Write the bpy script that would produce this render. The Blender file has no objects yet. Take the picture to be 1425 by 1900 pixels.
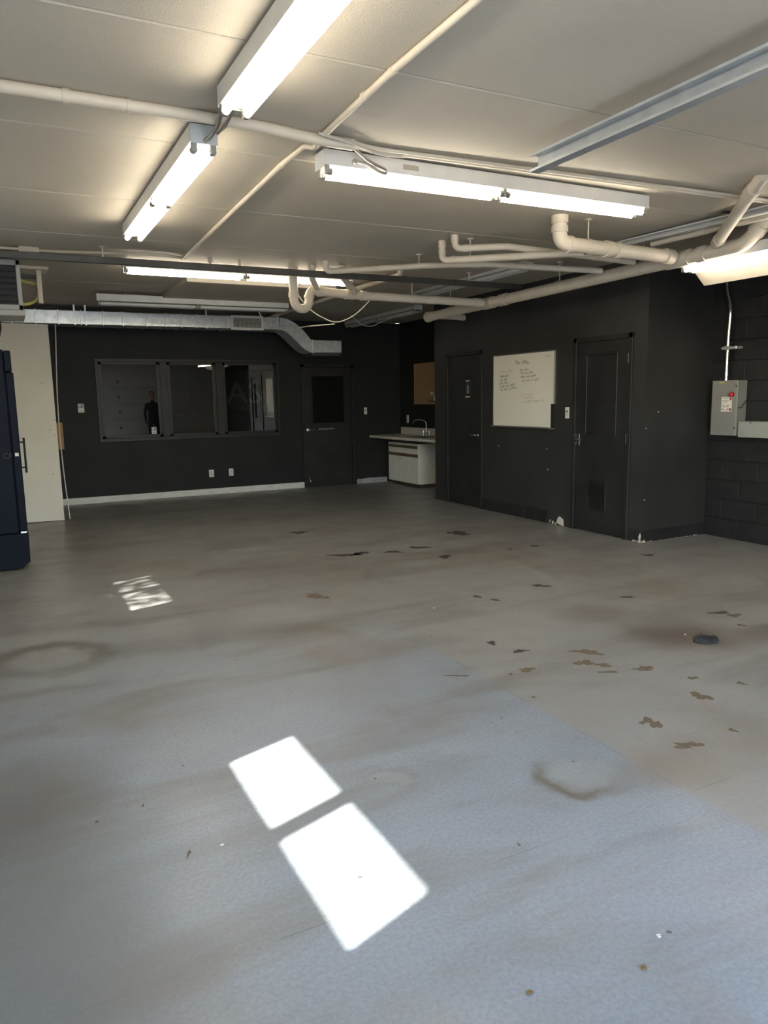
import bpy, bmesh, math, random
from mathutils import Vector, Matrix, Euler
random.seed(7)
S = bpy.context.scene
COL = S.collection
PI = math.pi

# ------------------------------------------------------------------ camera
def cam_matrix(yaw, pitch, roll, loc):
    R = Matrix.Rotation(yaw, 3, 'Z') @ Matrix.Rotation(pitch, 3, 'X') @ Matrix.Rotation(roll, 3, 'Y')
    r, f, u = R.col[0], R.col[1], R.col[2]
    M = Matrix((r, u, -f)).transposed().to_4x4()
    M.translation = Vector(loc)
    return M
cd = bpy.data.cameras.new('camera'); cam = bpy.data.objects.new('camera', cd); COL.objects.link(cam)
cam.matrix_world = cam_matrix(-0.47022986, -0.15190253, 0.01815263, (0, 0, 1.5))
cd.sensor_fit = 'VERTICAL'; cd.sensor_height = 36.0; cd.sensor_width = 27.0
cd.lens = 1374.88 / 1900 * 36.0
cd.clip_start = 0.02; cd.clip_end = 300
S.camera = cam

# ------------------------------------------------------------------ world, sun, exposure
SUN_DIR = Vector((1.0, 0.345, -1.064)).normalized()       # direction the sunlight travels
w = bpy.data.worlds.new('sky'); S.world = w; w.use_nodes = True
wn = w.node_tree.nodes; wn.clear()
sky = wn.new('ShaderNodeTexSky'); sky.sky_type = 'NISHITA'; sky.sun_disc = False
sky.sun_elevation = math.asin(-SUN_DIR.z); sky.sun_rotation = math.atan2(-SUN_DIR.x, -SUN_DIR.y)
bg = wn.new('ShaderNodeBackground'); bg.inputs['Strength'].default_value = 2.2
wo = wn.new('ShaderNodeOutputWorld')
w.node_tree.links.new(sky.outputs[0], bg.inputs[0]); w.node_tree.links.new(bg.outputs[0], wo.inputs[0])
sl = bpy.data.lights.new('sun', 'SUN'); sl.energy = 26.0; sl.angle = math.radians(0.53); sl.color = (1.0, 0.96, 0.9)
sun = bpy.data.objects.new('sun', sl); COL.objects.link(sun)
sun.rotation_euler = SUN_DIR.to_track_quat('-Z', 'Y').to_euler(); sun.location = (-8, -4, 9)
TUBE_STRENGTH = 22.0
S.view_settings.view_transform = 'Standard'
S.view_settings.look = 'None'
S.view_settings.exposure = 0.25
S.view_settings.gamma = 1.0
S.view_settings.use_curve_mapping = False

# ------------------------------------------------------------------ helpers
class MB:
    """collects shapes, given in world coordinates, for ONE mesh object"""
    def __init__(s): s.bm = bmesh.new()
    def _merge(s, t):
        me = bpy.data.meshes.new('t'); t.to_mesh(me); t.free(); s.bm.from_mesh(me); bpy.data.meshes.remove(me)
    def box(s, a, b, bev=0.0, seg=1):
        t = bmesh.new(); bmesh.ops.create_cube(t, size=1.0)
        c = [(a[i]+b[i])/2 for i in range(3)]; d = [abs(b[i]-a[i]) for i in range(3)]
        for v in t.verts: v.co = Vector((c[0]+v.co.x*d[0], c[1]+v.co.y*d[1], c[2]+v.co.z*d[2]))
        if bev > 0: bmesh.ops.bevel(t, geom=t.edges[:], offset=min(bev, min(d)*0.45), segments=seg, affect='EDGES', profile=0.5)
        s._merge(t); return s
    def prism(s, pts, vec):
        """closed polygon pts extruded by vec"""
        v = Vector(vec); A = [s.bm.verts.new(Vector(p)) for p in pts]; B = [s.bm.verts.new(Vector(p)+v) for p in pts]
        n = len(pts); s.bm.faces.new(A); s.bm.faces.new(B[::-1])
        for i in range(n): s.bm.faces.new((A[i], B[i], B[(i+1) % n], A[(i+1) % n]))
        return s
    def poly(s, pts): s.bm.faces.new([s.bm.verts.new(Vector(p)) for p in pts]); return s
    def tube(s, pts, r, n=12, caps=True, r_end=None):
        pts = [Vector(p) for p in pts]; N = len(pts); rings = []; ref = None
        for i, p in enumerate(pts):
            d = (pts[min(i+1, N-1)] - pts[max(i-1, 0)]).normalized()
            if ref is None:
                ref = Vector((0, 0, 1)) if abs(d.z) < 0.9 else Vector((1, 0, 0))
            ref = (ref - d*ref.dot(d)).normalized(); q = d.cross(ref)
            k = 1.0
            if 0 < i < N-1:
                a = (pts[i]-pts[i-1]).normalized(); k = 1.0/max(0.7, a.dot(d))
            rr = r if r_end is None else r + (r_end-r)*i/(N-1)
            rings.append([s.bm.verts.new(p + (ref*math.cos(2*PI*j/n) + q*math.sin(2*PI*j/n))*rr*k) for j in range(n)])
        for i in range(N-1):
            for j in range(n):
                f = s.bm.faces.new((rings[i][j], rings[i][(j+1) % n], rings[i+1][(j+1) % n], rings[i+1][j])); f.smooth = True
        if caps:
            s.bm.faces.new([s.bm.verts.new(v.co) for v in rings[0][::-1]]); s.bm.faces.new([s.bm.verts.new(v.co) for v in rings[-1]])
        return s
    def lathe(s, prof, c, n=20, axis='Z'):
        rings = []
        for r, h in prof:
            ring = []
            for j in range(n):
                a = 2*PI*j/n; x, y = r*math.cos(a), r*math.sin(a)
                p = {'Z': (x, y, h), 'X': (h, x, y), 'Y': (x, h, y)}[axis]
                ring.append(s.bm.verts.new(Vector(c)+Vector(p)))
            rings.append(ring)
        for i in range(len(rings)-1):
            for j in range(n):
                f = s.bm.faces.new((rings[i][j], rings[i][(j+1) % n], rings[i+1][(j+1) % n], rings[i+1][j])); f.smooth = True
        s.bm.faces.new(rings[0][::-1]); s.bm.faces.new(rings[-1])
        return s
    def build(s, name, mat, parent=None, label=None):
        off = Vector((0, 0, 0)); p = parent
        while p is not None: off += p.location; p = p.parent
        bmesh.ops.recalc_face_normals(s.bm, faces=s.bm.faces[:])
        me = bpy.data.meshes.new(name)
        for v in s.bm.verts: v.co -= off
        s.bm.to_mesh(me); s.bm.free()
        me.materials.append(M[mat] if isinstance(mat, str) else mat)
        o = bpy.data.objects.new(name, me); COL.objects.link(o); o.parent = parent
        if label: o['label'] = label
        return o

def B(a, b, bev=0.0, seg=1): return MB().box(a, b, bev, seg)
def thing(name, label, cat, loc=(0, 0, 0), group=None, kind=None):
    o = bpy.data.objects.new(name, None); COL.objects.link(o); o.location = loc; o.empty_display_size = 0.1
    return tag(o, label, cat, group, kind)
def tag(o, label, cat, group=None, kind=None):
    o['label'] = label
    if cat: o['category'] = cat
    if group: o['group'] = group
    if kind: o['kind'] = kind
    return o
def struct(o, label, cat): return tag(o, label, cat, kind='structure')
def arc_path(pts, rad=0.1, seg=6):
    """polyline with rounded corners"""
    pts = [Vector(p) for p in pts]; out = [pts[0]]
    for i in range(1, len(pts)-1):
        a, b, c = pts[i-1], pts[i], pts[i+1]
        d1 = (a-b); d2 = (c-b); k = min(rad, d1.length*0.48, d2.length*0.48)
        p0 = b+d1.normalized()*k; p1 = b+d2.normalized()*k
        for j in range(seg+1):
            t = j/seg; out.append(p0*(1-t)**2 + b*2*t*(1-t) + p1*t*t)
    out.append(pts[-1]); return out
def text_mesh(body, size, name, mat, parent, origin, xdir, updir, extrude=0.0, align='LEFT', shear=0.0):
    cu = bpy.data.curves.new('txt', 'FONT'); cu.body = body; cu.size = size; cu.extrude = extrude; cu.align_x = align; cu.shear = shear
    cu.resolution_u = 3
    t = bpy.data.objects.new('txt', cu); COL.objects.link(t)
    me = bpy.data.meshes.new_from_object(t.evaluated_get(bpy.context.evaluated_depsgraph_get()))
    bpy.data.objects.remove(t); bpy.data.curves.remove(cu)
    x, u = Vector(xdir).normalized(), Vector(updir).normalized(); z = x.cross(u)
    off = Vector((0, 0, 0)); p = parent
    while p is not None: off += p.location; p = p.parent
    for v in me.vertices: v.co = Vector(origin)-off + x*v.co.x + u*v.co.y + z*v.co.z
    me.name = name; me.materials.clear(); me.materials.append(M[mat])
    o = bpy.data.objects.new(name, me); COL.objects.link(o); o.parent = parent
    return o

# ------------------------------------------------------------------ materials
M = {}
def mat(name, col, rough=0.5, metal=0.0, var=0.08, scale=6.0, bump=0.0, bscale=80.0, spec=0.5, col2=None, detail=4.0, stretch=None, coat=0.0):
    m = bpy.data.materials.new(name); m.use_nodes = True; nt = m.node_tree; n = nt.nodes; L = nt.links
    b = n['Principled BSDF']; b.inputs['Roughness'].default_value = rough; b.inputs['Metallic'].default_value = metal
    b.inputs['Specular IOR Level'].default_value = spec
    if coat: b.inputs['Coat Weight'].default_value = coat
    tc = n.new('ShaderNodeNewGeometry'); src = tc.outputs['Position']
    if stretch:
        mp = n.new('ShaderNodeMapping'); mp.inputs['Scale'].default_value = stretch; L.new(src, mp.inputs[0]); src = mp.outputs[0]
    nz = n.new('ShaderNodeTexNoise'); nz.inputs['Scale'].default_value = scale; nz.inputs['Detail'].default_value = detail
    L.new(src, nz.inputs['Vector'])
    r = n.new('ShaderNodeValToRGB'); r.color_ramp.elements[0].position = 0.3; r.color_ramp.elements[1].position = 0.7
    c2 = col2 or [min(1, c*(1+var)) for c in col]
    r.color_ramp.elements[0].color = ([c*(1-var) for c in col] if not col2 else list(col))+[1]
    r.color_ramp.elements[1].color = list(c2)+[1]
    L.new(nz.outputs['Fac'], r.inputs[0]); L.new(r.outputs[0], b.inputs['Base Color'])
    if bump:
        n2 = n.new('ShaderNodeTexNoise'); n2.inputs['Scale'].default_value = bscale; n2.inputs['Detail'].default_value = 3
        L.new(src, n2.inputs['Vector'])
        bp = n.new('ShaderNodeBump'); bp.inputs['Strength'].default_value = bump; bp.inputs['Distance'].default_value = 0.01
        L.new(n2.outputs['Fac'], bp.inputs['Height']); L.new(bp.outputs[0], b.inputs['Normal'])
    M[name] = m; return m
def emis(name, col, strength):
    m = bpy.data.materials.new(name); m.use_nodes = True; n = m.node_tree.nodes; b = n['Principled BSDF']
    b.inputs['Base Color'].default_value = (0.9, 0.9, 0.88, 1); b.inputs['Emission Color'].default_value = (*col, 1)
    b.inputs['Emission Strength'].default_value = strength; M[name] = m
def glassy(name, tint, base=.042, rough=0.0):
    m = bpy.data.materials.new(name); m.use_nodes = True; nt = m.node_tree; n = nt.nodes; n.remove(n['Principled BSDF'])
    t = n.new('ShaderNodeBsdfTransparent'); t.inputs[0].default_value = (*tint, 1)
    g = n.new('ShaderNodeBsdfGlossy'); g.inputs['Roughness'].default_value = rough; g.inputs['Color'].default_value = (1, 1, 1, 1)
    L = nt.links; lw = n.new('ShaderNodeLayerWeight'); lw.inputs[0].default_value = 0.5
    pw = n.new('ShaderNodeMath'); pw.operation = 'POWER'; L.new(lw.outputs['Facing'], pw.inputs[0]); pw.inputs[1].default_value = 5
    f = n.new('ShaderNodeMath'); f.operation = 'MULTIPLY_ADD'; L.new(pw.outputs[0], f.inputs[0]); f.inputs[1].default_value = .96; f.inputs[2].default_value = base
    x = n.new('ShaderNodeMixShader')
    L.new(f.outputs[0], x.inputs[0]); L.new(t.outputs[0], x.inputs[1]); L.new(g.outputs[0], x.inputs[2])
    L.new(x.outputs[0], n['Material Output'].inputs[0]); M[name] = m

mat('ceiling_paint', (0.47, 0.43, 0.355), 0.7, var=0.06, scale=1.3, bump=0.25, bscale=140)
mat('pipe_paint', (0.62, 0.555, 0.45), 0.5, var=0.06, scale=7)
mat('pipe_fitting', (0.60, 0.54, 0.44), 0.45, var=0.05, scale=9)
mat('black_wall', (0.0180, 0.0188, 0.0186), 0.6, var=0.2, scale=2.0, bump=0.05, bscale=90, spec=0.3)
mat('black_partition', (0.029, 0.029, 0.0275), 0.5, var=0.2, scale=2.0, bump=0.05, bscale=90, spec=0.6)
mat('black_paint', (0.0215, 0.0215, 0.0210), 0.45, var=0.3, scale=3.0, bump=0.03, bscale=60, spec=0.4)
mat('black_block', (0.0155, 0.016, 0.016), 0.55, var=0.3, scale=8.0, bump=0.4, bscale=120, spec=0.4)
mat('black_joint', (0.016, 0.016, 0.016), 0.8, var=0.2)
mat('white_wall', (0.62, 0.61, 0.57), 0.7)
mat('white_metal', (0.62, 0.62, 0.60), 0.4, var=0.04)
mat('grey_metal', (0.55, 0.57, 0.57), 0.4, metal=0.0, var=0.08, scale=12)
mat('fixture_white', (0.60, 0.60, 0.58), 0.4, var=0.05, scale=10)
mat('galvanised', (0.80, 0.83, 0.84), 0.34, metal=0.7, var=0.14, scale=14, detail=6)
mat('track_steel', (0.55, 0.58, 0.60), 0.4, metal=0.55, var=0.1, scale=10)
mat('dark_steel', (0.075, 0.071, 0.064), 0.5, metal=0.3, var=0.2)
mat('chrome', (0.75, 0.75, 0.74), 0.16, metal=1.0, var=0.03)
mat('rubber_black', (0.008, 0.008, 0.008), 0.6, var=0.3)
mat('panel_white', (0.84, 0.80, 0.69), 0.5, var=0.04, scale=2.5)
mat('trim_white', (0.78, 0.76, 0.71), 0.55, var=0.12, scale=8, stretch=(1, 1, 6))
mat('torn_trim', (0.38, 0.38, 0.38), 0.8, var=0.25, scale=14)
mat('fridge_navy', (0.0045, 0.0075, 0.017), 0.55, var=0.15, scale=3, spec=0.15)
mat('fridge_dark', (0.002, 0.003, 0.006), 0.6, var=0.15, scale=3, spec=0.15)
mat('grey_plastic', (0.30, 0.30, 0.29), 0.5)
mat('cabinet_white', (0.84, 0.81, 0.71), 0.45, var=0.03)
mat('oak_strip', (0.15, 0.095, 0.05), 0.45, var=0.3, scale=20, stretch=(6, 1, 6))
mat('dark_wood', (0.075, 0.05, 0.032), 0.6, var=0.3, scale=16)
mat('laminate', (0.66, 0.62, 0.54), 0.35, var=0.06, scale=40)
mat('cork', (0.36, 0.23, 0.13), 0.85, var=0.2, scale=160, bump=0.3, bscale=200)
mat('plywood', (0.48, 0.27, 0.10), 0.6, var=0.15, scale=18, stretch=(5, 1, 1))
mat('board_white', (0.84, 0.80, 0.70), 0.25, var=0.03, scale=1.6)
mat('aluminium', (0.32, 0.31, 0.29), 0.35, metal=0.8, var=0.05)
mat('ink_green', (0.10, 0.16, 0.12), 0.6)
mat('ink_grey', (0.24, 0.22, 0.19), 0.6)
mat('ink_faint', (0.50, 0.45, 0.38), 0.6)
mat('switch_white', (0.74, 0.74, 0.68), 0.4, var=0.02)
mat('switch_dark', (0.06, 0.06, 0.055), 0.5)
mat('letter_white', (0.72, 0.72, 0.70), 0.5)
mat('plaster', (0.66, 0.62, 0.52), 0.85, var=0.12, scale=40, bump=0.4, bscale=60)
mat('box_grey', (0.245, 0.24, 0.22), 0.42, var=0.05, scale=5)
mat('trough_grey', (0.32, 0.33, 0.30), 0.42, var=0.05, scale=5)
mat('red_knob', (0.42, 0.012, 0.016), 0.35, var=0.1)
mat('label_white', (0.80, 0.77, 0.70), 0.5, var=0.03)
mat('label_red', (0.26, 0.03, 0.025), 0.5)
mat('label_dark', (0.05, 0.03, 0.02), 0.5)
mat('label_text', (0.35, 0.32, 0.26), 0.5)
mat('label_yellow', (0.62, 0.5, 0.12), 0.5)
mat('gas_yellow', (0.50, 0.46, 0.12), 0.5)
mat('cable_white', (0.50, 0.47, 0.40), 0.5)
mat('tube_off', (0.62, 0.62, 0.60), 0.3)
mat('cap_metal', (0.38, 0.36, 0.32), 0.35, metal=0.7)
mat('socket', (0.30, 0.30, 0.28), 0.5)
mat('asphalt', (0.38, 0.37, 0.34), 0.9, var=0.2, scale=3)
mat('leaf', (0.05, 0.11, 0.03), 0.6)
mat('bark', (0.09, 0.06, 0.04), 0.9)
mat('cloth_dark', (0.014, 0.016, 0.022), 0.8)
mat('skin', (0.42, 0.26, 0.18), 0.55)
mat('hair', (0.02, 0.014, 0.01), 0.6)
mat('bare_concrete', (0.135, 0.105, 0.068), 0.85, var=0.25, scale=40)
mat('oil_stain', (0.055, 0.045, 0.036), 0.6, var=0.4, scale=30)
mat('charred', (0.030, 0.029, 0.027), 0.85, var=0.6, scale=60, bump=0.8, bscale=90)
mat('dead_leaf', (0.16, 0.10, 0.04), 0.7, var=0.3, scale=60)
mat('grit_white', (0.6, 0.6, 0.56), 0.7)
mat('office_wall', (0.045, 0.046, 0.048), 0.8)
mat('sign_grey', (0.16, 0.165, 0.165), 0.7)
mat('sign_back', (0.008, 0.008, 0.009), 0.8)
mat('heater_grey', (0.36, 0.36, 0.33), 0.45, var=0.08)
mat('heater_fin', (0.055, 0.06, 0.063), 0.45, var=0.1)
emis('tube_lit', (1.0, 0.88, 0.70), TUBE_STRENGTH)
glassy('window_glass', (0.62, 0.64, 0.64), base=.085)
mat('dark_glass', (0.012, 0.013, 0.013), 0.12, var=0.1)
glassy('clear_glass', (0.93, 0.95, 0.95))

# --- painted concrete floor
CHIPS = [(2.919,7.899,.107,.06,-.57),(2.857,6.479,.119,.07,-.56),(3.016,6.469,.069,.08,-.56),(3.331,6.364,.067,.06,-.56),(3.649,6.416,.082,.06,-.56),
 (4.426,6.89,.12,.10,-.57),(3.64,5.905,.064,.06,-.56),(4.681,5.864,.032,.045,-.56),(5.3,4.958,.044,.055,-.56),(3.712,4.568,.064,.04,-.54),
 (2.039,5.19,.088,.06,-.54),(3.096,4.558,.028,.035,-.54),(3.158,4.415,.028,.028,-.54),(4.05,3.97,.036,.035,-.54),(4.284,3.357,.058,.035,-.53),
 (4.314,3.266,.046,.035,-.53),(4.167,3.099,.021,.025,-.53),(2.956,3.201,.078,.04,-.52),(2.819,3.072,.045,.044,-.52),(2.881,2.997,.054,.022,-.52),
 (3.036,2.84,.059,.03,-.52),(2.835,2.899,.044,.018,-.52),(2.626,3.413,.045,.025,-.52),(2.47,3.146,.044,.03,-.52),(2.566,3.619,.03,.028,-.53),
 (2.091,3.26,.059,.010,-.52),(2.354,3.137,.015,.012,-.52),(2.261,2.825,.013,.010,-.52),(3.154,2.616,.025,.02,-.52),(2.991,2.427,.045,.04,-.52),
 (2.549,2.319,.032,.05,-.51),(2.511,2.347,.017,.016,-.51),(2.507,2.091,.053,.032,-.51),(3.309,2.441,.021,.02,-.52),(2.801,2.094,.017,.018,-.51),
 (4.37,5.868,.021,.03,-.56),(.433,2.345,.004,.028,-.5),(.182,2.702,.009,.006,-.5),(.348,2.734,.006,.009,-.5)]
RINGS = [(.139,4.696,.33,.28,-.52,.75,1.2,.6),(1.944,2.12,.19,.17,-.51,.9,3.6,.08),(1.258,2.458,.118,.085,-.51,.3,1.0,.3)]
SMUDGE = [(3.68,3.127,.43,.36,-.53,.85),(3.55,3.75,.35,.3,-.5,.45),(2.2,6.2,1.1,.6,-.4,.4),(4.2,2.9,.35,.2,-.3,.5),(1.0,4.6,.9,.25,-.1,.35),(0.0,3.0,.35,.5,0,.35)]
GRIME_SHADE = [(-.15,2.1,.6,1.6,.1,.75),(0.5,1.2,.7,.5,0,.3)]  # dirt plus weaker daylight on the left, both painted into the floor colour
def floor_material():
    m = bpy.data.materials.new('painted_concrete'); m.use_nodes = True; nt = m.node_tree; n = nt.nodes; L = nt.links
    b = n['Principled BSDF']
    P = n.new('ShaderNodeNewGeometry').outputs['Position']
    def noise(scale, detail=4, rough=0.55, vec=P, dist=0.0):
        t = n.new('ShaderNodeTexNoise'); t.inputs['Scale'].default_value = scale; t.inputs['Detail'].default_value = detail
        t.inputs['Roughness'].default_value = rough; t.inputs['Distortion'].default_value = dist; L.new(vec, t.inputs['Vector']); return t
    def math_(op, a, c=None, clamp=False):
        t = n.new('ShaderNodeMath'); t.operation = op; t.use_clamp = clamp
        for i, v in enumerate((a, c)):
            if v is None: continue
            if isinstance(v, (int, float)): t.inputs[i].default_value = v
            else: L.new(v, t.inputs[i])
        return t.outputs[0]
    def ramp(fac, p0, p1, v0=0.0, v1=1.0):
        t = n.new('ShaderNodeMapRange'); t.interpolation_type = 'SMOOTHSTEP'
        t.inputs[1].default_value = p0; t.inputs[2].default_value = p1; t.inputs[3].default_value = v0; t.inputs[4].default_value = v1
        L.new(fac, t.inputs[0]); return t.outputs[0]
    def mix(fac, a, c, blend='MIX'):
        t = n.new('ShaderNodeMix'); t.data_type = 'RGBA'; t.blend_type = blend
        if isinstance(fac, (int, float)): t.inputs[0].default_value = fac
        else: L.new(fac, t.inputs[0])
        for i, v in ((6, a), (7, c)):
            if isinstance(v, tuple): t.inputs[i].default_value = (*v, 1)
            else: L.new(v, t.inputs[i])
        return t.outputs[2]
    def warp(amount, scale):
        t = noise(scale, 3); s = n.new('ShaderNodeVectorMath'); s.operation = 'SUBTRACT'; L.new(t.outputs['Color'], s.inputs[0]); s.inputs[1].default_value = (.5, .5, .5)
        k = n.new('ShaderNodeVectorMath'); k.operation = 'MULTIPLY'; L.new(s.outputs[0], k.inputs[0]); k.inputs[1].default_value = (amount, amount, 0)
        a = n.new('ShaderNodeVectorMath'); a.operation = 'ADD'; L.new(P, a.inputs[0]); L.new(k.outputs[0], a.inputs[1]); return a.outputs[0]
    def ell(vec, c):
        mp = n.new('ShaderNodeMapping'); mp.vector_type = 'TEXTURE'
        mp.inputs['Location'].default_value = (c[0], c[1], 0); mp.inputs['Rotation'].default_value = (0, 0, c[4]); mp.inputs['Scale'].default_value = (c[2], c[3], 1)
        L.new(vec, mp.inputs[0]); l = n.new('ShaderNodeVectorMath'); l.operation = 'LENGTH'; L.new(mp.outputs[0], l.inputs[0]); return l.outputs['Value']
    base = mix(ramp(noise(1.1, 5, .6).outputs['Fac'], .3, .7), (0.222, 0.256, 0.288), (0.272, 0.308, 0.342))
    mott = noise(70, 5, .7)
    base = mix(0.45, base, mix(ramp(mott.outputs['Fac'], .3, .7), (0.165, 0.182, 0.198), (0.325, 0.352, 0.38)))
    # worn, dirtier paint on the far side of the saw cut and toward the back of the shop
    sep = n.new('ShaderNodeSeparateXYZ'); L.new(P, sep.inputs[0])
    wv = noise(.9, 4)
    far = ramp(math_('ADD', sep.outputs['Y'], math_('MULTIPLY', wv.outputs['Fac'], 2.5)), 4.0, 7.0, 0, .8)
    right = ramp(sep.outputs['X'], 2.17, 2.24, 0, .75)
    dirt = math_('MAXIMUM', far, right)
    base = mix(dirt, base, mix(mott.outputs['Fac'], (0.21, 0.20, 0.178), (0.325, 0.312, 0.28)))
    # streaky traffic grime
    mp = n.new('ShaderNodeMapping'); mp.inputs['Rotation'].default_value = (0, 0, .25); mp.inputs['Scale'].default_value = (.55, 2.2, 1); L.new(P, mp.inputs[0])
    gr = noise(1.0, 6, .62, mp.outputs[0], .6)
    base = mix(ramp(gr.outputs['Fac'], .46, .70, 0, .65), base, (0.165, 0.155, 0.135))
    br = noise(.8, 5, .6, warp(.4, 2))
    base = mix(ramp(br.outputs['Fac'], .50, .68, 0, .5), base, (0.21, 0.165, 0.125))
    w1 = warp(.16, 7)
    for c in GRIME_SHADE: base = mix(ramp(ell(w1, c), .3, 1.2, c[5], 0), base, (0.155, 0.158, 0.150))
    for c in SMUDGE: base = mix(ramp(ell(w1, c), .25, 1.15, c[5], 0), base, (0.125, 0.098, 0.08))
    for c in RINGS:
        d = ell(w1, c); ring = math_('MULTIPLY', ramp(d, .45, .95), ramp(d, .9, 1.3, 1, 0))
        mp2 = n.new('ShaderNodeMapping'); mp2.vector_type = 'TEXTURE'; mp2.inputs['Location'].default_value = (c[0], c[1], 0); mp2.inputs['Rotation'].default_value = (0, 0, c[6]); mp2.inputs['Scale'].default_value = (c[2], c[2], 1)
        L.new(P, mp2.inputs[0]); sx = n.new('ShaderNodeSeparateXYZ'); L.new(mp2.outputs[0], sx.inputs[0])
        ring = math_('MULTIPLY', ring, ramp(sx.outputs['X'], -.5, .9, c[7], 1))
        base = mix(math_('MULTIPLY', ring, c[5]), base, (0.12, 0.105, 0.075))
        base = mix(ramp(d, .5, .9, .25, 0), base, (0.30, 0.285, 0.25))
    # scattered specks and scuffs
    vo = n.new('ShaderNodeTexVoronoi'); vo.inputs['Scale'].default_value = 9; vo.inputs['Randomness'].default_value = 1; L.new(warp(.03, 30), vo.inputs['Vector'])
    sp = n.new('ShaderNodeSeparateColor'); L.new(vo.outputs['Color'], sp.inputs[0])
    speck = math_('MULTIPLY', ramp(vo.outputs['Distance'], .05, .075, 1, 0), ramp(sp.outputs[0], .72, .74))
    base = mix(math_('MULTIPLY', speck, .8), base, (0.06, 0.05, 0.04))
    mps = n.new('ShaderNodeMapping'); mps.inputs['Rotation'].default_value = (0, 0, .6); mps.inputs['Scale'].default_value = (.35, 1.3, 1); L.new(P, mps.inputs[0])
    sc = noise(70, 4, .7, mps.outputs[0]); scm = noise(1.7, 3)
    scuff = math_('MULTIPLY', ramp(sc.outputs['Fac'], .57, .66), ramp(scm.outputs['Fac'], .56, .70))
    base = mix(math_('MULTIPLY', scuff, .5), base, (0.08, 0.08, 0.075))
    # saw cuts
    wl = n.new('ShaderNodeSeparateXYZ'); L.new(warp(.012, 5), wl.inputs[0])
    def cut(out, v, wd): return ramp(math_('ABSOLUTE', math_('SUBTRACT', out, v)), wd*.5, wd, 1, 0)
    cuts = math_('MAXIMUM', cut(wl.outputs['X'], 2.2, .005), cut(wl.outputs['Y'], 1.82, .004))
    brk = ramp(noise(4, 3).outputs['Fac'], .45, .62, .05, .45)
    cutf = math_('MULTIPLY', cuts, brk)
    base = mix(cutf, base, (0.10, 0.095, 0.085))
    L.new(base, b.inputs['Base Color'])
    rg = noise(3, 4); L.new(ramp(rg.outputs['Fac'], .3, .7, .30, .44), b.inputs['Roughness'])
    b.inputs['Specular IOR Level'].default_value = 0.5
    bp = n.new('ShaderNodeBump'); bp.inputs['Strength'].default_value = .12; bp.inputs['Distance'].default_value = .004
    hgt = noise(90, 3).outputs['Fac']
    L.new(hgt, bp.inputs['Height']); L.new(bp.outputs[0], b.inputs['Normal'])
    M['painted_concrete'] = m
floor_material()

# ================================================================== THE SETTING
CZ = 2.82          # ceiling underside
BY = 12.0          # back wall
PX = 5.68          # black partition (restroom box)
JY = 5.42          # its end facing the entrance
PY = 9.46          # its far end
WX = 6.60          # block wall
AX = 6.47          # wall of the sink alcove
LX = -1.0          # left wall
RY = -1.2          # wall behind the camera

floor = struct(B((LX-.1, RY-.1, -.12), (WX+.1, BY+.1, 0)).build('floor', 'painted_concrete'), 'worn blue-grey painted concrete shop floor with chips and stains', 'floor')
def paint_chip(c, seed, mt):
    r = random.Random(seed); m = MB(); k = 30; ph = [r.uniform(0, 6.3) for _ in range(6)]; pts = []
    for i in range(k):
        a = 2*PI*i/k
        f = 1 + .30*math.sin(2*a+ph[0]) + .22*math.sin(3*a+ph[1]) + .16*math.sin(5*a+ph[2]) + .12*math.sin(8*a+ph[3]) + r.uniform(-.10, .10)
        u, v = math.cos(a)*c[2]*f, math.sin(a)*c[3]*f
        pts.append((c[0]+u*math.cos(c[4])-v*math.sin(c[4]), c[1]+u*math.sin(c[4])+v*math.cos(c[4]), .0009))
    cv = m.bm.verts.new((c[0], c[1], .0009)); vs = [m.bm.verts.new(p) for p in pts]
    for i in range(k): m.bm.faces.new((cv, vs[i], vs[(i+1) % k]))
    return m.build('paint_chip', mt, floor)
for i_, c_ in enumerate(CHIPS): paint_chip(c_, i_, 'bare_concrete' if c_[1] < 3.3 or i_ == 10 else 'oil_stain')
struct(B((-40, -40, -.3), (40, 45, -.13)).build('ground', 'asphalt'), 'pale concrete ground outside the shop', 'ground')  # out of view; made pale to bounce sunlight deep into the room

ceil = struct(B((LX-.1, RY-.1, CZ+.012), (WX+.1, BY+.1, CZ+.15)).build('ceiling', 'ceiling_paint'), 'beige painted ceiling of wide concrete slabs with thin joints', 'ceiling')
ys = [RY-.05] + [2.88+1.215*k for k in range(-3, 8)] + [BY]
for i in range(len(ys)-1):
    B((LX, ys[i]+.006, CZ), (WX, ys[i+1]-.006, CZ+.02), .005).build('ceiling_slab', 'ceiling_paint', ceil)

# ---- back wall with openings for the office window and the door
WX0, WX1, WZ0, WZ1 = 1.34, 4.12, 0.97, 2.12
DX0, DX1, DZ = 4.56, 5.54, 2.10
mb = MB()
for a, b in (((LX, 0), (WX0, CZ)), ((WX0, 0), (WX1, WZ0)), ((WX0, WZ1), (WX1, CZ)), ((WX1, 0), (DX0, CZ)), ((DX0, DZ), (DX1, CZ)), ((DX1, 0), (AX, CZ))):
    mb.box((a[0], BY, a[1]), (b[0], BY+.14, b[1]))
wall_back = struct(mb.build('wall_back', 'black_wall'), 'matte black back wall with office window and door', 'wall')

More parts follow.
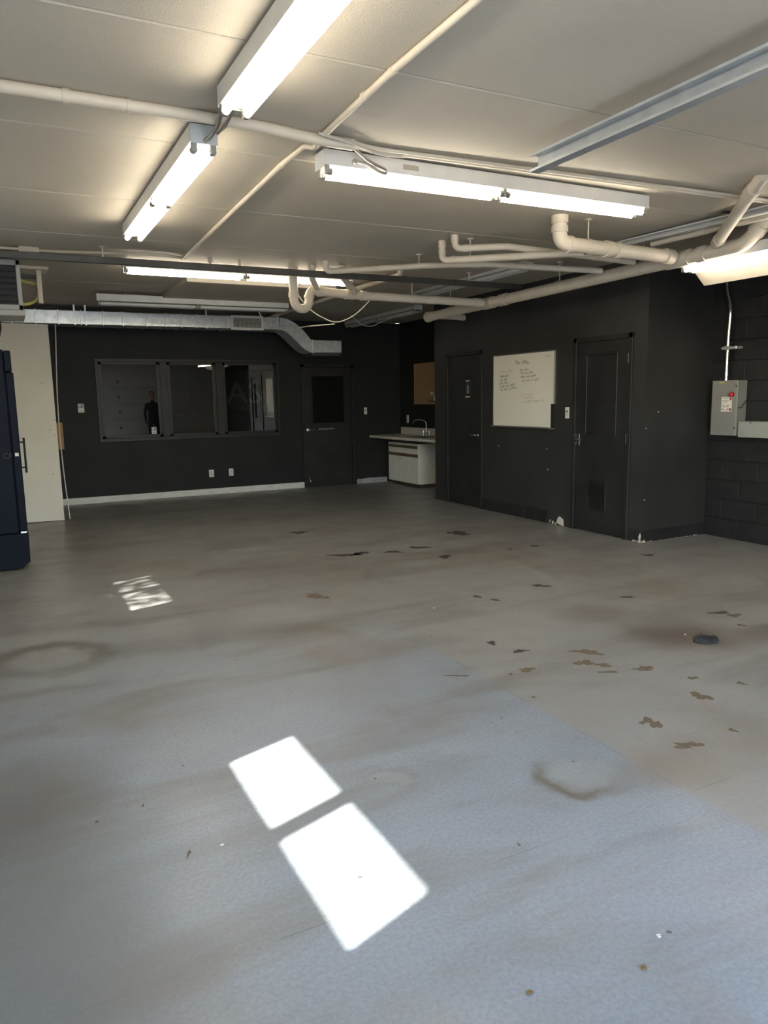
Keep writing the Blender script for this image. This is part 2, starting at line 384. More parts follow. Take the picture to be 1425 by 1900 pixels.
win = struct(thing('window_1', '', 'window', (2.73, BY, WZ0)), 'black framed interior window of three dark panes in back wall', 'window')
fr = MB()
fr.box((WX0-.05, BY-.02, WZ0-.05), (WX1+.05, BY+.08, WZ0), .004).box((WX0-.05, BY-.02, WZ1), (WX1+.05, BY+.08, WZ1+.05), .004)
fr.box((WX0-.05, BY-.02, WZ0), (WX0, BY+.08, WZ1), .004).box((WX1, BY-.02, WZ0), (WX1+.05, BY+.08, WZ1), .004)
fr.build('window_frame', 'black_paint', win)
for x in (2.29, 3.165): B((x-.055, BY-.012, WZ0), (x+.055, BY+.07, WZ1), .004).build('mullion', 'black_paint', win)
for x0, x1 in ((WX0, 2.235), (2.345, 3.11), (3.22, WX1)):
    s = MB(); y0, y1 = BY+.005, BY+.045
    s.box((x0, y0, WZ0), (x0+.045, y1, WZ1)).box((x1-.045, y0, WZ0), (x1, y1, WZ1)).box((x0, y0, WZ0), (x1, y1, WZ0+.04)).box((x0, y0, WZ1-.04), (x1, y1, WZ1))
    sash = s.build('sash', 'black_paint', win)
    B((x0+.04, BY+.022, WZ0+.035), (x1-.04, BY+.028, WZ1-.035)).build('pane', 'window_glass', sash)

# dark office behind the glass
o = MB(); o.box((LX, 15.0, -.1), (AX, 15.1, CZ)).box((LX-.1, BY+.14, -.1), (LX, 15, CZ)).box((AX, BY+.14, -.1), (AX+.1, 15, CZ)).box((LX, BY+.14, -.12), (AX, 15, 0)).box((LX, BY+.14, CZ), (AX, 15, CZ+.1))
struct(o.build('wall_office', 'office_wall'), 'unlit dark office room behind the interior window', 'wall')
sg = tag(B((2.85, 12.62, 1.30), (4.35, 12.64, 2.02), .003).build('sign_board', 'sign_back'), 'dark sign board with grey block letters seen through office window', 'sign')
text_mesh('AS', .56, 'letters', 'sign_grey', sg, (3.44, 12.615, 1.46), (1, 0, 0), (0, 0, 1), .006)

def lever(parent, base, n, along, name='door_lever', plate=True):
    """lever handle: base point on the door face, n outward normal, along = lever direction"""
    base, n, a = Vector(base), Vector(n), Vector(along); up = Vector((0, 0, 1))
    h = MB().tube([base, base+n*.012], .03, 16).tube([base, base+n*.055], .011, 10).tube(arc_path([base+n*.05, base+n*.055+a*.03, base+n*.05+a*.115], .03), .010, 10).build(name, 'chrome', parent)
    return h

# ---- back door
dr = struct(thing('door_1', '', 'door', (5.05, BY, 0)), 'black door with tall glass pane and white lettering in back wall', 'door')
f = MB(); f.box((DX0, BY-.02, 0), (DX0+.05, BY+.1, DZ)).box((DX1-.05, BY-.02, 0), (DX1, BY+.1, DZ)).box((DX0, BY-.02, DZ-.05), (DX1, BY+.1, DZ))
f.build('door_frame', 'black_paint', dr)
d = MB(); x0, x1 = DX0+.052, DX1-.052
d.box((x0, BY+.012, .01), (x1, BY+.055, 1.08)).box((x0, BY+.012, 1.92), (x1, BY+.055, DZ-.055)).box((x0, BY+.012, 1.08), (x0+.13, BY+.055, 1.92)).box((x1-.1, BY+.012, 1.08), (x1, BY+.055, 1.92))
leaf = d.build('door_leaf', 'black_paint', dr)
g = MB(); gx0, gx1 = x0+.13, x1-.1
for a, b in (((gx0, 1.08), (gx0+.025, 1.92)), ((gx1-.025, 1.08), (gx1, 1.92)), ((gx0, 1.08), (gx1, 1.105)), ((gx0, 1.895), (gx1, 1.92))): g.box((a[0], BY+.003, a[1]), (b[0], BY+.02, b[1]), .004)
g.build('glazing_bead', 'black_paint', leaf)
B((gx0, BY+.028, 1.08), (gx1, BY+.034, 1.92)).build('pane', 'dark_glass', leaf)
lever(dr, (DX0+.105, BY+.012, .99), (0, -1, 0), (1, 0, 0))
text_mesh('#mysupplystation', .042, 'lettering', 'letter_white', leaf, (4.865, BY+.011, .988), (1, 0, 0), (0, 0, 1))
MB().tube(arc_path([(4.655, BY+.004, .19), (4.66, BY-.02, .14), (4.675, BY-.03, .09)], .03), .007, 8).build('kick_down_stop', 'chrome', dr)

# ---- baseboards on the back wall
struct(B((LX, BY-.016, 0), (DX0, BY, .098), .004).build('baseboard_back', 'trim_white'), 'white baseboard along the foot of the black back wall', 'baseboard')
prof = [(DX1+.03, 0), (AX-.3, 0), (AX-.3, .09), (6.12, .088), (6.02, .093), (5.92, .086), (5.86, .095), (5.76, .089), (5.70, .083), (5.66, .078), (5.60, .082), (DX1+.03, .086)]
struct(MB().prism([(x, BY-.012, z) for x, z in prof], (0, .012, 0)).build('baseboard_alcove', 'torn_trim'), 'grey stripped baseboard strip with ragged top beside the back door', 'baseboard')

# ---- alcove side wall, partition box, block wall
struct(B((AX, PY, 0), (AX+.13, BY+.14, CZ)).build('wall_alcove', 'black_wall'), 'black side wall of the sink alcove', 'wall')
D1A, D1B, D2A, D2B, PDZ = 8.24, 9.14, 5.60, 6.47, 2.11
mb = MB()
for a, b in (((JY, 0), (D2A, CZ)), ((D2A, PDZ), (D2B, CZ)), ((D2B, 0), (D1A, CZ)), ((D1A, PDZ), (D1B, CZ)), ((D1B, 0), (PY, CZ))):
    mb.box((PX, a[0], a[1]), (PX+.12, b[0], b[1]))
mb.box((PX+.12, JY, 0), (WX, JY+.12, CZ)).box((PX+.12, PY-.12, 0), (AX, PY, CZ))
part = struct(mb.build('wall_partition', 'black_partition'), 'black partition wall boxing in the restroom on the right', 'wall')
struct(B((PX+.3, JY+.12, 0), (PX+.32, PY-.12, CZ)).build('wall_restroom_lining', 'black_wall'), 'dark lining wall inside the partition box', 'wall')

wall_right = struct(B((WX+.008, RY, 0), (WX+.12, JY+.12, CZ)).build('wall_right', 'black_joint'), 'black painted concrete block wall on the right', 'wall')
blk = None
for r in range(14):
    z0 = r*.2014; y = JY - (.0 if r % 2 == 0 else .2)
    for k in range(18):
        ya, yb = y-.396-.4*k+ .0, y-.4*k
        if k == 0 and r % 2: pass
        ya2, yb2 = max(ya, RY), min(yb, JY)
        if yb2-ya2 < .38:
            if yb2-ya2 > .05: B((WX-.004, ya2, z0+.003), (WX+.02, yb2, z0+.1974), .004).build('block', 'black_block', wall_right)
            continue
        if blk is None:
            blk = B((-.004, -.198, -.0972), (.02, .198, .0972), .004).build('block', 'black_block', None); first = True
        c = blk if first else blk.copy()
        if not first: COL.objects.link(c)
        first = False
        c.parent = wall_right; c.location = (WX, (ya2+yb2)/2, z0+.1002)
    if r % 2: B((WX-.004, JY-.196, z0+.003), (WX+.02, JY, z0+.1974), .004).build('block', 'black_block', wall_right)

# ---- partition doors
def part_door(name, label, ya, yb, zt):
    t = struct(thing(name, '', 'door', (PX, (ya+yb)/2, 0)), label, 'door')
    f = MB(); f.box((PX-.018, ya, 0), (PX+.1, ya+.05, zt), .003).box((PX-.018, yb-.05, 0), (PX+.1, yb, zt), .003).box((PX-.018, ya, zt-.05), (PX+.1, yb, zt), .003)
    f.build('door_frame', 'black_paint', t)
    return t
t = part_door('door_2', 'plain black restroom door with small restroom sign', D1A, D1B, PDZ)
B((PX+.006, D1A+.053, .012), (PX+.05, D1B-.053, PDZ-.053), .003).build('door_leaf', 'black_paint', t)
lever(t, (PX+.006, D1A+.105, .99), (-1, 0, 0), (0, 1, 0))
sg = B((PX-.006, 8.515, 1.485), (PX+.0055, 8.665, 1.735), .003).build('restroom_sign', 'black_paint', t, 'small black restroom sign with pale figure')
q = MB()
for y in (8.553, 8.585):
    q.box((PX-.008, y, 1.55), (PX-.006, y+.022, 1.665))
q.lathe([(.001, -.001), (.016, -.001), (.016, .001), (.001, .001)], (PX-.007, 8.58, 1.69), 12, 'X')
q.build('figure', 'sign_grey', sg)
MB().box((PX-.0085, 8.54, 1.712), (PX-.006, 8.635, 1.724)).box((PX-.0085, 8.54, 1.497), (PX-.006, 8.635, 1.508)).build('sign_strip', 'letter_white', sg)

t = part_door('door_3', 'black door with recessed pane, louvre vent and chrome lever', D2A, D2B, PDZ)
ya, yb = D2A+.053, D2B-.053; px0, px1, pz0, pz1 = 5.815, 6.285, 1.06, 1.94
lv0, lv1, lz0, lz1 = 5.935, 6.225, .245, .585
d = MB()
for a, b in (((ya, .012), (yb, lz0)), ((ya, lz0), (lv0, lz1)), ((lv1, lz0), (yb, lz1)), ((ya, lz1), (yb, pz0)), ((ya, pz0), (px0, pz1)), ((px1, pz0), (yb, pz1)), ((ya, pz1), (yb, PDZ-.053))):
    d.box((PX+.006, a[0], a[1]), (PX+.05, b[0], b[1]))
leaf = d.build('door_leaf', 'black_paint', t)
B((PX+.026, px0, pz0), (PX+.034, px1, pz1)).build('painted_pane', 'black_paint', leaf)
g = MB()
for a, b in (((px0, pz0), (px0+.022, pz1)), ((px1-.022, pz0), (px1, pz1)), ((px0, pz0), (px1, pz0+.022)), ((px0, pz1-.022), (px1, pz1))): g.box((PX-.002, a[0], a[1]), (PX+.03, b[0], b[1]), .004)
g.build('glazing_bead', 'black_paint', leaf)
lf = MB()
for a, b in (((lv0, lz0), (lv0+.018, lz1)), ((lv1-.018, lz0), (lv1, lz1)), ((lv0, lz0), (lv1, lz0+.018)), ((lv0, lz1-.018), (lv1, lz1))): lf.box((PX-.004, a[0], a[1]), (PX+.04, b[0], b[1]), .002)
lf = lf.build('louvre_frame', 'black_paint', leaf)
for k in range(10):
    z = lz0+.03+k*.031
    MB().prism([(PX-.008, lv0+.016, z-.006), (PX-.004, lv0+.016, z-.006), (PX+.022, lv0+.016, z+.020), (PX+.018, lv0+.016, z+.020)], (0, lv1-lv0-.032, 0)).build('louvre_slat', 'black_paint', leaf)
B((PX+.04, lv0, lz0), (PX+.045, lv1, lz1)).build('louvre_backing', 'rubber_black', leaf)
B((PX, D2B-.11, .95), (PX+.0065, D2B-.052, 1.075), .002).build('lock_plate', 'chrome', t)
lever(t, (PX, D2B-.085, 1.012), (-1, 0, 0), (0, -1, 0))
for z in (1.86, 1.05, .22): MB().tube([(PX-.008, D2A+.052, z-.05), (PX-.008, D2A+.052, z+.05)], .007, 8).build('hinge', 'trim_white' if z > .5 else 'black_paint', t)

# ---- black tile base and damaged plaster
tb = struct(thing('baseboard_partition', '', 'baseboard', (PX, 7.5, 0)), 'black painted tile base along the partition wall', 'baseboard')
for k in range(6):
    a = 6.87+k*.224; B((PX-.015, a+.003, .004), (PX, min(a+.222, D1A-.005), .15), .003).build('tile', 'black_paint', tb)
jb = struct(B((PX-.008, JY-.010, .004), (WX-.01, JY, .125), .003).build('baseboard_jog', 'black_paint'), 'black baseboard with scraped white edge on the partition end', 'baseboard')
B((PX-.010, JY-.008, .004), (PX, D2A-.004, .125), .003).build('baseboard_return', 'black_paint', jb)
def chips(parent, polys, mt, axis, c, th=.004):
    m = MB()
    for pts in polys:
        if axis == 'X': m.prism([(c-th, a, z) for a, z in pts], (th+.001, 0, 0))
        else: m.prism([(a, c-th, z) for a, z in pts], (0, th+.001, 0))
    return m.build('exposed_plaster', mt, parent, 'patches of bare pale plaster')
chips(part, [[(6.715, .03), (6.70, .075), (6.675, .105), (6.655, .108), (6.625, .09), (6.60, .082), (6.592, .045), (6.597, .003), (6.64, .008), (6.68, .015)],
             [(6.80, .006), (6.79, .035), (6.775, .04), (6.768, .015), (6.78, .004)], [(6.745, .004), (6.742, .022), (6.728, .026), (6.718, .008)], [(6.84, .02), (6.835, .05), (6.825, .045), (6.83, .015)]], 'plaster', 'X', PX)
chips(jb, [[(5.53, .003), (5.52, .016), (5.49, .02), (5.475, .006)], [(5.465, .003), (5.46, .022), (5.452, .02), (5.45, .004)], [(5.44, .003), (5.435, .03), (5.44, .06), (5.43, .09), (5.42, .10), (5.413, .07), (5.418, .035), (5.412, .003)]], 'plaster', 'X', PX-.010)
jp = []
x = PX+.0
for k in range(26):
    l = random.uniform(.012, .045); h = random.uniform(.004, .014) if x > PX+.04 else random.uniform(.02, .05)
    jp.append([(x, .003), (x+l*.2, h), (x+l*.7, h*random.uniform(.5, 1)), (x+l, .003)]); x += l+random.uniform(.0, .03)
    if x > WX-.06: break
chips(jb, jp, 'plaster', 'Y', JY-.010)
for y, z in ((7.87, .87), (6.91, .88), (6.89, .64), (6.88, 1.11)):
    MB().lathe([(.002, -.004), (.006, -.004), (.008, .001), (.004, .002)], (PX, y, z), 8, 'X').build('wall_anchor', 'trim_white', part)
for x, z in ((5.70, 1.16), (5.86, 1.32), (5.71, .44)):
    MB().lathe([(.002, -.004), (.006, -.004), (.008, .001), (.004, .002)], (x, JY, z), 8, 'Y').build('wall_anchor', 'trim_white', part)

# ---- left wall: two sectional doors with window panes (behind and left of the camera)
DOORS = [(0.30, 3.10), (4.10, 7.05)]
mb = MB(); ys = [RY-.1, DOORS[0][0], DOORS[0][1], DOORS[1][0], DOORS[1][1], BY+.14]
mb.box((LX-.15, ys[0], 0), (LX, ys[1], CZ)).box((LX-.15, ys[2], 0), (LX, ys[3], CZ)).box((LX-.15, ys[4], 0), (LX, ys[5], CZ))
for a, b in DOORS: mb.box((LX-.15, a, 2.42), (LX, b, CZ))
struct(mb.build('wall_left', 'white_wall'), 'white left wall with two overhead doors', 'wall')
PANES = [[(1.082, 1.669), (1.746, 2.304)], [(4.92, 5.42), (5.50, 5.90)]]
ZB, ZT = 1.84, 2.205
for i, (a, b) in enumerate(DOORS):
    t = struct(thing('door_%d' % (4+i), '', 'door', (LX, (a+b)/2, 0)), ['white sectional overhead door with two clear panes near the entrance', 'white sectional overhead door with two panes shaded by a tree'][i], 'door')
    for k in range(4):
        B((LX-.045, a, .01+k*.44), (LX-.005, b, .445+k*.44), .006).build('door_section', 'white_metal', t)
    s = MB(); p = PANES[i]; edges = [a] + [v for q_ in p for v in q_] + [b]
    s.box((LX-.03, a, 1.775), (LX-.005, b, ZB)).box((LX-.03, a, ZT), (LX-.005, b, 2.42))
    for j in range(0, len(edges), 2): s.box((LX-.03, edges[j], ZB), (LX-.005, edges[j+1], ZT))
    for (u, v) in p:                                   # rounded pane corners
        for yc, sy in ((u, 1), (v, -1)):
            for zc, sz in ((ZB, 1), (ZT, -1)):
                r_ = .03; arc = [(yc+sy*(r_-r_*math.sin(a_)), zc+sz*(r_-r_*math.cos(a_))) for a_ in [PI/2*q_/5 for q_ in range(6)]]
                s.prism([(LX-.028, yc, zc)] + [(LX-.028, y_, z_) for y_, z_ in arc], (.021, 0, 0))
    s = s.build('window_section', 'white_metal', t)
    B((LX-.065, a, 0), (LX-.05, b, 1.80)).build('door_backing', 'white_metal', t)  # unseen sheet added to stop light leaking between the sections
    for (u, v) in p: B((LX-.02, u, ZB), (LX-.015, v, ZT)).build('pane', 'clear_glass', s)

# ---- rear wall: open doorway on the left, closed white sectional door on the right
OX0, OX1, OZ = 0.0, 2.60, 2.45
RX0, RX1 = 2.75, 5.95
mb = MB()
for a, b in (((LX, 0), (OX0, CZ)), ((OX0, OZ), (OX1, CZ)), ((OX1, 0), (RX0, CZ)), ((RX0, 2.45), (RX1, CZ)), ((RX1, 0), (WX+.12, CZ))):
    mb.box((a[0], RY-.15, a[1]), (b[0], RY, b[1]))
struct(mb.build('wall_rear', 'white_wall'), 'white rear wall with an open doorway behind the viewer', 'wall')
t = struct(thing('door_6', '', 'door', ((RX0+RX1)/2, RY, 0)), 'closed white sectional overhead door reflected in the office window', 'door')
for k in range(5): B((RX0, RY-.06, .01+k*.488), (RX1, RY-.02, .49+k*.488), .008).build('door_section', 'white_metal', t)
B((RX0, RY-.08, 0), (RX1, RY-.065, 2.45)).build('door_backing', 'white_metal', t)  # added behind the closed door so outside light can't leak through its gaps
for k in range(5): B((RX0+.6, RY-.02, .2+k*.488), (RX0+.66, RY-.005, .27+k*.488), .003).build('hinge', 'dark_steel', t)

# ================================================================== CEILING LIGHTS
def fixture(label, c, axis, L, lit=True, group='fluorescent strip lights', sp=.046, wing=False, box_h=.072, drop=.0):
    """twin strip light; c = centre of the tubes, axis X or Y"""
    t = thing('fluorescent_light', label, 'ceiling light', (c[0], c[1], c[2]+.045), group)
    def P(l, w_, h): return (c[0]+l, c[1]+w_, c[2]+h) if axis == 'X' else (c[0]+w_, c[1]+l, c[2]+h)
    hw = .064
    sec = [(-hw, .036), (-hw, .030), (-.03, .026), (.03, .026), (hw, .030), (hw, .036), (hw, .036+box_h), (-hw, .036+box_h)]
    MB().prism([P(-L/2, a, b) for a, b in sec], Vector(P(L/2, 0, 0))-Vector(P(-L/2, 0, 0))).build('housing', 'fixture_white', t)
    for s in (-1, 1):
        e = MB(); q0, q1 = P(s*L/2, -hw-.002, .022), P(s*(L/2+.004), hw+.002, .038+box_h); e.box(q0, q1, .001)
        e.build('end_plate', 'grey_metal', t)
    half = L/2-.02
    for s in (-1, 1):
        for l0, l1 in ((-half, -.012), (.012, half)):
            tb_ = MB().tube([P(l0+.022, s*sp, 0), P(l1-.022, s*sp, 0)], .0175, 12).build('tube', 'tube_lit' if lit else 'tube_off', t)
            for l, k in ((l0, 1), (l1, -1)):
                MB().tube([P(l+k*.004, s*sp, 0), P(l+k*.024, s*sp, 0)], .0182, 12).build('tube_cap', 'cap_metal', tb_)
        for l in (-half, 0, half):
            B(P(l-.011, s*sp-.014, -.014), P(l+.011, s*sp+.014, .03), .003).build('socket', 'socket', t)
    if wing:
        w_ = MB(); w_.prism([P(-L/2, .064, .036), P(-L/2, .235, -.105), P(-L/2, .24, -.10), P(-L/2, .069, .042)], Vector(P(L/2, 0, 0))-Vector(P(-L/2, 0, 0)))
        w_.build('reflector', 'pipe_paint', t)
    for l in (-L*.36, L*.36):
        p0 = P(l, 0, .036+box_h); MB().tube([p0, (p0[0], p0[1], CZ)], .006, 6).build('hanger_rod', 'cap_metal', t)
    return t
fixture('lit twin-tube strip light hung above the entrance, end to end with another', (0.985, 2.06, 2.70), 'Y', 2.44)
f2 = fixture('lit twin-tube strip light with grey end plate beyond the crossing conduit', (0.975, 4.85, 2.70), 'Y', 2.20)
f3 = fixture('lit strip light crossing the room in front of the drain pipes', (2.80, 3.885, 2.70), 'X', 2.34)
f4 = fixture('lit strip light behind the dark steel bar and trap pipe', (2.325, 7.62, 2.742), 'X', 2.38, box_h=.03)
f5 = fixture('unlit white strip light hanging in front of the metal duct', (2.30, 9.60, 2.675), 'X', 2.38, lit=False)
f6 = fixture('unlit grey strip light near the back right corner', (5.44, 10.72, 2.73), 'Y', 2.44, lit=False, box_h=.05)
f7 = fixture('lit strip light with tan reflector wing beneath the main drain pipe', (5.19, 3.43, 2.506), 'Y', 2.28, wing=True)
f8 = fixture('unlit strip light partly hidden behind the branch drain pipes', (4.78, 7.25, 2.755), 'Y', 2.2, lit=False, box_h=.025)
# data label and knock-outs on the long lit fixture
B((2.10, 3.82, 2.757), (2.20, 3.8215, 2.785)).build('rating_label', 'label_text', f3)

# ================================================================== PIPES
def pipe(name, label, pts, r, rad=.09, fittings=(), cat='pipe', group=None, n=14, mt='pipe_paint', flange=None):
    base = Vector(pts[0]); t = thing(name, label, cat, base, group)
    MB().tube(arc_path(pts, rad), r, n).build('pipe', mt, t)
    for a, b in fittings:
        a, b = Vector(a), Vector(b); m = MB().tube([a, b], r*1.17, n); m.build('coupling', 'pipe_fitting' if mt == 'pipe_paint' else mt, t)
    return t
def clevis(parent, p, r, w_=.03, axis='Y', name='pipe_hanger'):
    """rod from the ceiling plus a strap ring round the pipe at p"""
    p = Vector(p); m = MB(); d = Vector((0, 1, 0)) if axis == 'Y' else Vector((1, 0, 0)); q = Vector((1, 0, 0)) if axis == 'Y' else Vector((0, 1, 0))
    ring = []
    for k in range(17):
        a = 2*PI*k/16; ring.append(p+q*math.sin(a)*(r+.004)+Vector((0, 0, 1))*math.cos(a)*(r+.004))
    for k in range(16):
        m.poly([ring[k]-d*w_/2, ring[k+1]-d*w_/2, ring[k+1]+d*w_/2, ring[k]+d*w_/2])
    top = p+Vector((0, 0, r))
    m.tube([top-Vector((0, 0, .005)), (p.x, p.y, CZ)], .006, 6)
    m.tube([(p.x, p.y, CZ-.008), (p.x, p.y, CZ)], .03, 10)
    return m.build(name, 'pipe_fitting', parent)

R4 = .058
main = pipe('main_drain_pipe', 'thick beige main drain pipe running along the top of the partition wall',
    [(5.10, 8.62, 2.548), (5.10, 3.98, 2.60), (5.10, 3.90, 2.632), (5.10, 3.70, 2.82)], R4, .06,
    [((5.10, 8.60, 2.549), (5.10, 8.66, 2.548)), ((5.10, 7.36, 2.563), (5.10, 7.18, 2.566)), ((5.10, 7.05, 2.567), (5.10, 6.93, 2.568)), ((5.10, 4.68, 2.593), (5.10, 4.44, 2.595)), ((5.10, 4.36, 2.596), (5.10, 4.28, 2.597)), ((5.10, 3.86, 2.67), (5.10, 3.81, 2.717)), ((5.10, 3.79, 2.736), (5.10, 3.76, 2.764))])
for y in (8.1, 6.05, 4.95, 4.12): clevis(main, (5.10, y, 2.553+(8.62-y)*.0112), R4)
pipe('small_drain_pipe', 'short capped beige pipe tucked beside the end of the main drain', [(5.22, 8.62, 2.56), (5.62, 8.60, 2.555)], .036, .03, [((5.58, 8.6, 2.555), (5.63, 8.6, 2.555))])
pipe('riser_pipe', 'beige pipe rising at an angle from the main drain to the ceiling', [(5.06, 4.17, 2.64), (4.37, 3.33, 2.78), (4.30, 3.22, 2.82)], .042, .06, [((4.46, 3.44, 2.762), (4.37, 3.33, 2.78)), ((5.04, 4.14, 2.645), (4.98, 4.07, 2.657))])

big = pipe('branch_drain_pipe', 'large beige drain branch with elbow dropping from ceiling beside the long lit fixture',
    [(3.82, 4.54, CZ), (3.82, 4.54, 2.625), (5.02, 4.55, 2.605)], .054, .085,
    [((3.82, 4.54, CZ), (3.82, 4.54, 2.765)), ((3.82, 4.54, 2.745), (3.82, 4.54, 2.70)), ((3.90, 4.54, 2.624), (3.93, 4.54, 2.6235)), ((4.27, 4.543, 2.617), (4.33, 4.543, 2.616)), ((4.38, 4.544, 2.615), (4.42, 4.544, 2.615)), ((4.92, 4.549, 2.607), (5.0, 4.55, 2.605))])
clevis(big, (4.10, 4.542, 2.62), .054, axis='X')
pb = pipe('branch_drain_pipe', 'thin beige drain branch dropping behind its twin and meeting the main drain', [(3.45, 5.41, CZ), (3.45, 5.40, 2.712), (3.78, 5.15, 2.710), (5.03, 4.985, 2.64)], .027, .05,
    [((3.45, 5.41, CZ), (3.45, 5.41, 2.765)), ((3.50, 5.362, 2.711), (3.54, 5.332, 2.711))])
pc = pipe('branch_drain_pipe', 'thin beige drain branch with a coupled drop slanting to the large branch', [(3.47, 5.64, CZ), (3.47, 5.64, 2.66), (4.22, 4.86, 2.635), (4.40, 4.66, 2.625)], .029, .05,
    [((3.47, 5.64, CZ), (3.47, 5.64, 2.765)), ((3.47, 5.64, 2.74), (3.47, 5.64, 2.715)), ((3.52, 5.588, 2.659), (3.55, 5.557, 2.658))])
clevis(pc, (3.64, 5.465, 2.655), .029, .02)
pd = pipe('branch_drain_pipe', 'long thin beige pipe angled across the ceiling behind the others', [(2.90, 6.85, CZ), (2.90, 6.85, 2.72), (3.62, 6.19, 2.715), (4.07, 5.90, 2.71), (5.05, 5.40, 2.63)], .027, .05,
    [((2.90, 6.85, CZ), (2.90, 6.85, 2.785)), ((3.98, 5.96, 2.711), (4.05, 5.915, 2.71))])
clevis(pd, (3.58, 6.227, 2.715), .027, .02)

trap = pipe('trap_drain_pipe', 'beige drain pipe with a hanging U-shaped trap joining the main drain', [(2.73, 7.30, CZ), (2.73, 7.30, 2.50), (2.76, 7.31, 2.435), (2.84, 7.32, 2.415), (2.905, 7.34, 2.46), (2.915, 7.345, 2.57), (2.95, 7.355, 2.615), (3.10, 7.40, 2.61), (3.60, 7.45, 2.60), (5.02, 7.28, 2.563)], .045, .05,
    [((2.73, 7.30, CZ), (2.73, 7.30, 2.80)), ((2.73, 7.30, 2.575), (2.73, 7.30, 2.525)), ((2.911, 7.343, 2.53), (2.914, 7.344, 2.56)), ((3.04, 7.385, 2.612), (3.08, 7.395, 2.611)), ((3.36, 7.425, 2.605), (3.46, 7.436, 2.603)), ((3.55, 7.445, 2.601), (3.62, 7.449, 2.60)), ((4.90, 7.295, 2.566), (5.0, 7.282, 2.564))], n=16)
clevis(trap, (4.15, 7.385, 2.586), .045, axis='X')
pipe('vent_drop_pipe', 'short beige drop pipe entering the trap run from above', [(2.87, 7.12, CZ), (2.87, 7.14, 2.70), (3.02, 7.37, 2.63)], .032, .04, [((2.87, 7.12, CZ), (2.87, 7.12, 2.78))])
pipe('wye_pipe', 'beige stub slanting down into the trap run', [(3.13, 6.99, CZ), (3.14, 7.01, 2.72), (3.46, 7.40, 2.62)], .034, .05, [((3.37, 7.29, 2.648), (3.44, 7.375, 2.626))])
lg = pipe('ceiling_pipe', 'thin beige pipe running straight to the back wall under the ceiling', [(3.82, 7.04, CZ), (3.82, 7.04, 2.775), (3.77, 11.90, 2.765)], .027, .04, [((3.82, 7.04, CZ), (3.82, 7.04, 2.805))])
clevis(lg, (3.815, 7.40, 2.774), .027, .02)
for x, y in ((1.84, 7.09), (2.12, 7.09)):
    tag(MB().tube([(x, y, CZ), (x, y, 2.775)], .022 if x < 2 else .012, 12).tube([(x, y, 2.78), (x, y, 2.745)], .012, 8).build('pipe_stub', 'pipe_fitting'),
        'short thick beige pipe stub above the steel bar' if x < 2 else 'short thin beige rod stub above the steel bar', 'pipe')

# dark steel bar across the room
bar = thing('steel_bar', 'long dark steel bar hung across the room below the ceiling', 'bar', (2.2, 6.93, 2.71))
B((LX+.02, 6.91, 2.678), (5.30, 6.95, 2.735), .004).build('bar', 'dark_steel', bar)
for x in (.88, 2.55, 4.6): MB().tube([(x, 6.93, 2.73), (x, 6.93, CZ)], .007, 6).tube([(x, 6.93, CZ-.006), (x, 6.93, CZ)], .03, 8).build('hanger_rod', 'pipe_fitting', bar)

# galvanised overhead-door tracks
def channel(label, x, y0, y1, z0, z1, w_=.055, h=.06, mt='track_steel', hang=()):
    t = thing('door_track', label, 'track', (x, (y0+y1)/2, (z0+z1)/2), 'overhead door tracks')
    th = .004; v = Vector((0, y1-y0, z1-z0))
    sec = [(0, h/2), (w_, h/2), (w_, h/2-.012), (w_-th, h/2-.012), (w_-th, h/2-th), (th, h/2-th), (th, -h/2+th), (w_-th, -h/2+th), (w_-th, -h/2+.012), (w_, -h/2+.012), (w_, -h/2), (0, -h/2)]
    sec = [(w_-a, b) for a, b in sec]
    MB().prism([(x-w_/2+a, y0, z0+b) for a, b in sec], v).build('channel', mt, t)
    for y in hang:
        z = z0+(z1-z0)*(y-y0)/(y1-y0); MB().tube([(x, y, z+h/2), (x, y, CZ)], .006, 6).box((x-.05, y-.015, CZ-.008), (x+.05, y+.015, CZ)).build('hanger', 'dark_steel', t)
    return t
channel('bright galvanised track slanting away from the entrance under the ceiling', 2.575, RY+.01, 3.27, 2.69, 2.69, .06, .085, hang=(.5,))
channel('white galvanised track close to the ceiling above the main drain', 4.90, RY+.01, 5.02, 2.69, 2.785, .05, .05, mt='fixture_white', hang=(3.95,))
pipe('ceiling_pipe', 'beige pipe lying beside the white track above the main drain', [(5.0, 1.5, 2.735), (4.99, 4.75, 2.745)], .025, .03, [((4.99, 4.2, 2.744), (4.99, 4.32, 2.744))])

# conduits on the ceiling
c1 = pipe('conduit', 'thick beige conduit crossing the ceiling above the two lit strip lights', [(LX, 3.60, 2.79), (0.94, 3.60, 2.79), (1.25, 3.61, 2.79), (1.52, 3.66, 2.787), (1.72, 3.67, 2.79)], .026, .12, [((.34, 3.6, 2.79), (.37, 3.6, 2.79)), ((.60, 3.6, 2.79), (.615, 3.6, 2.79))], cat='conduit')
c2 = pipe('conduit', 'thin beige conduit running lengthwise over the entrance ceiling', [(1.525, RY+.02, 2.803), (1.52, 2.30, 2.803), (1.515, 2.85, 2.803), (1.54, 3.60, 2.80)], .015, .1, [((1.517, 2.82, 2.803), (1.517, 2.86, 2.803)), ((1.52, 3.1, 2.803), (1.52, 3.12, 2.803))], cat='conduit')
c3 = pipe('conduit', 'thin beige conduit running lengthwise from the crossing toward the back', [(1.53, 3.66, 2.79), (1.545, 3.74, 2.775), (1.515, 3.80, 2.80), (1.51, 4.15, 2.803), (1.60, 7.12, 2.80)], .015, .03, [((1.512, 4.16, 2.803), (1.513, 4.19, 2.803)), ((1.60, 7.06, 2.8), (1.60, 7.14, 2.8))], cat='conduit')
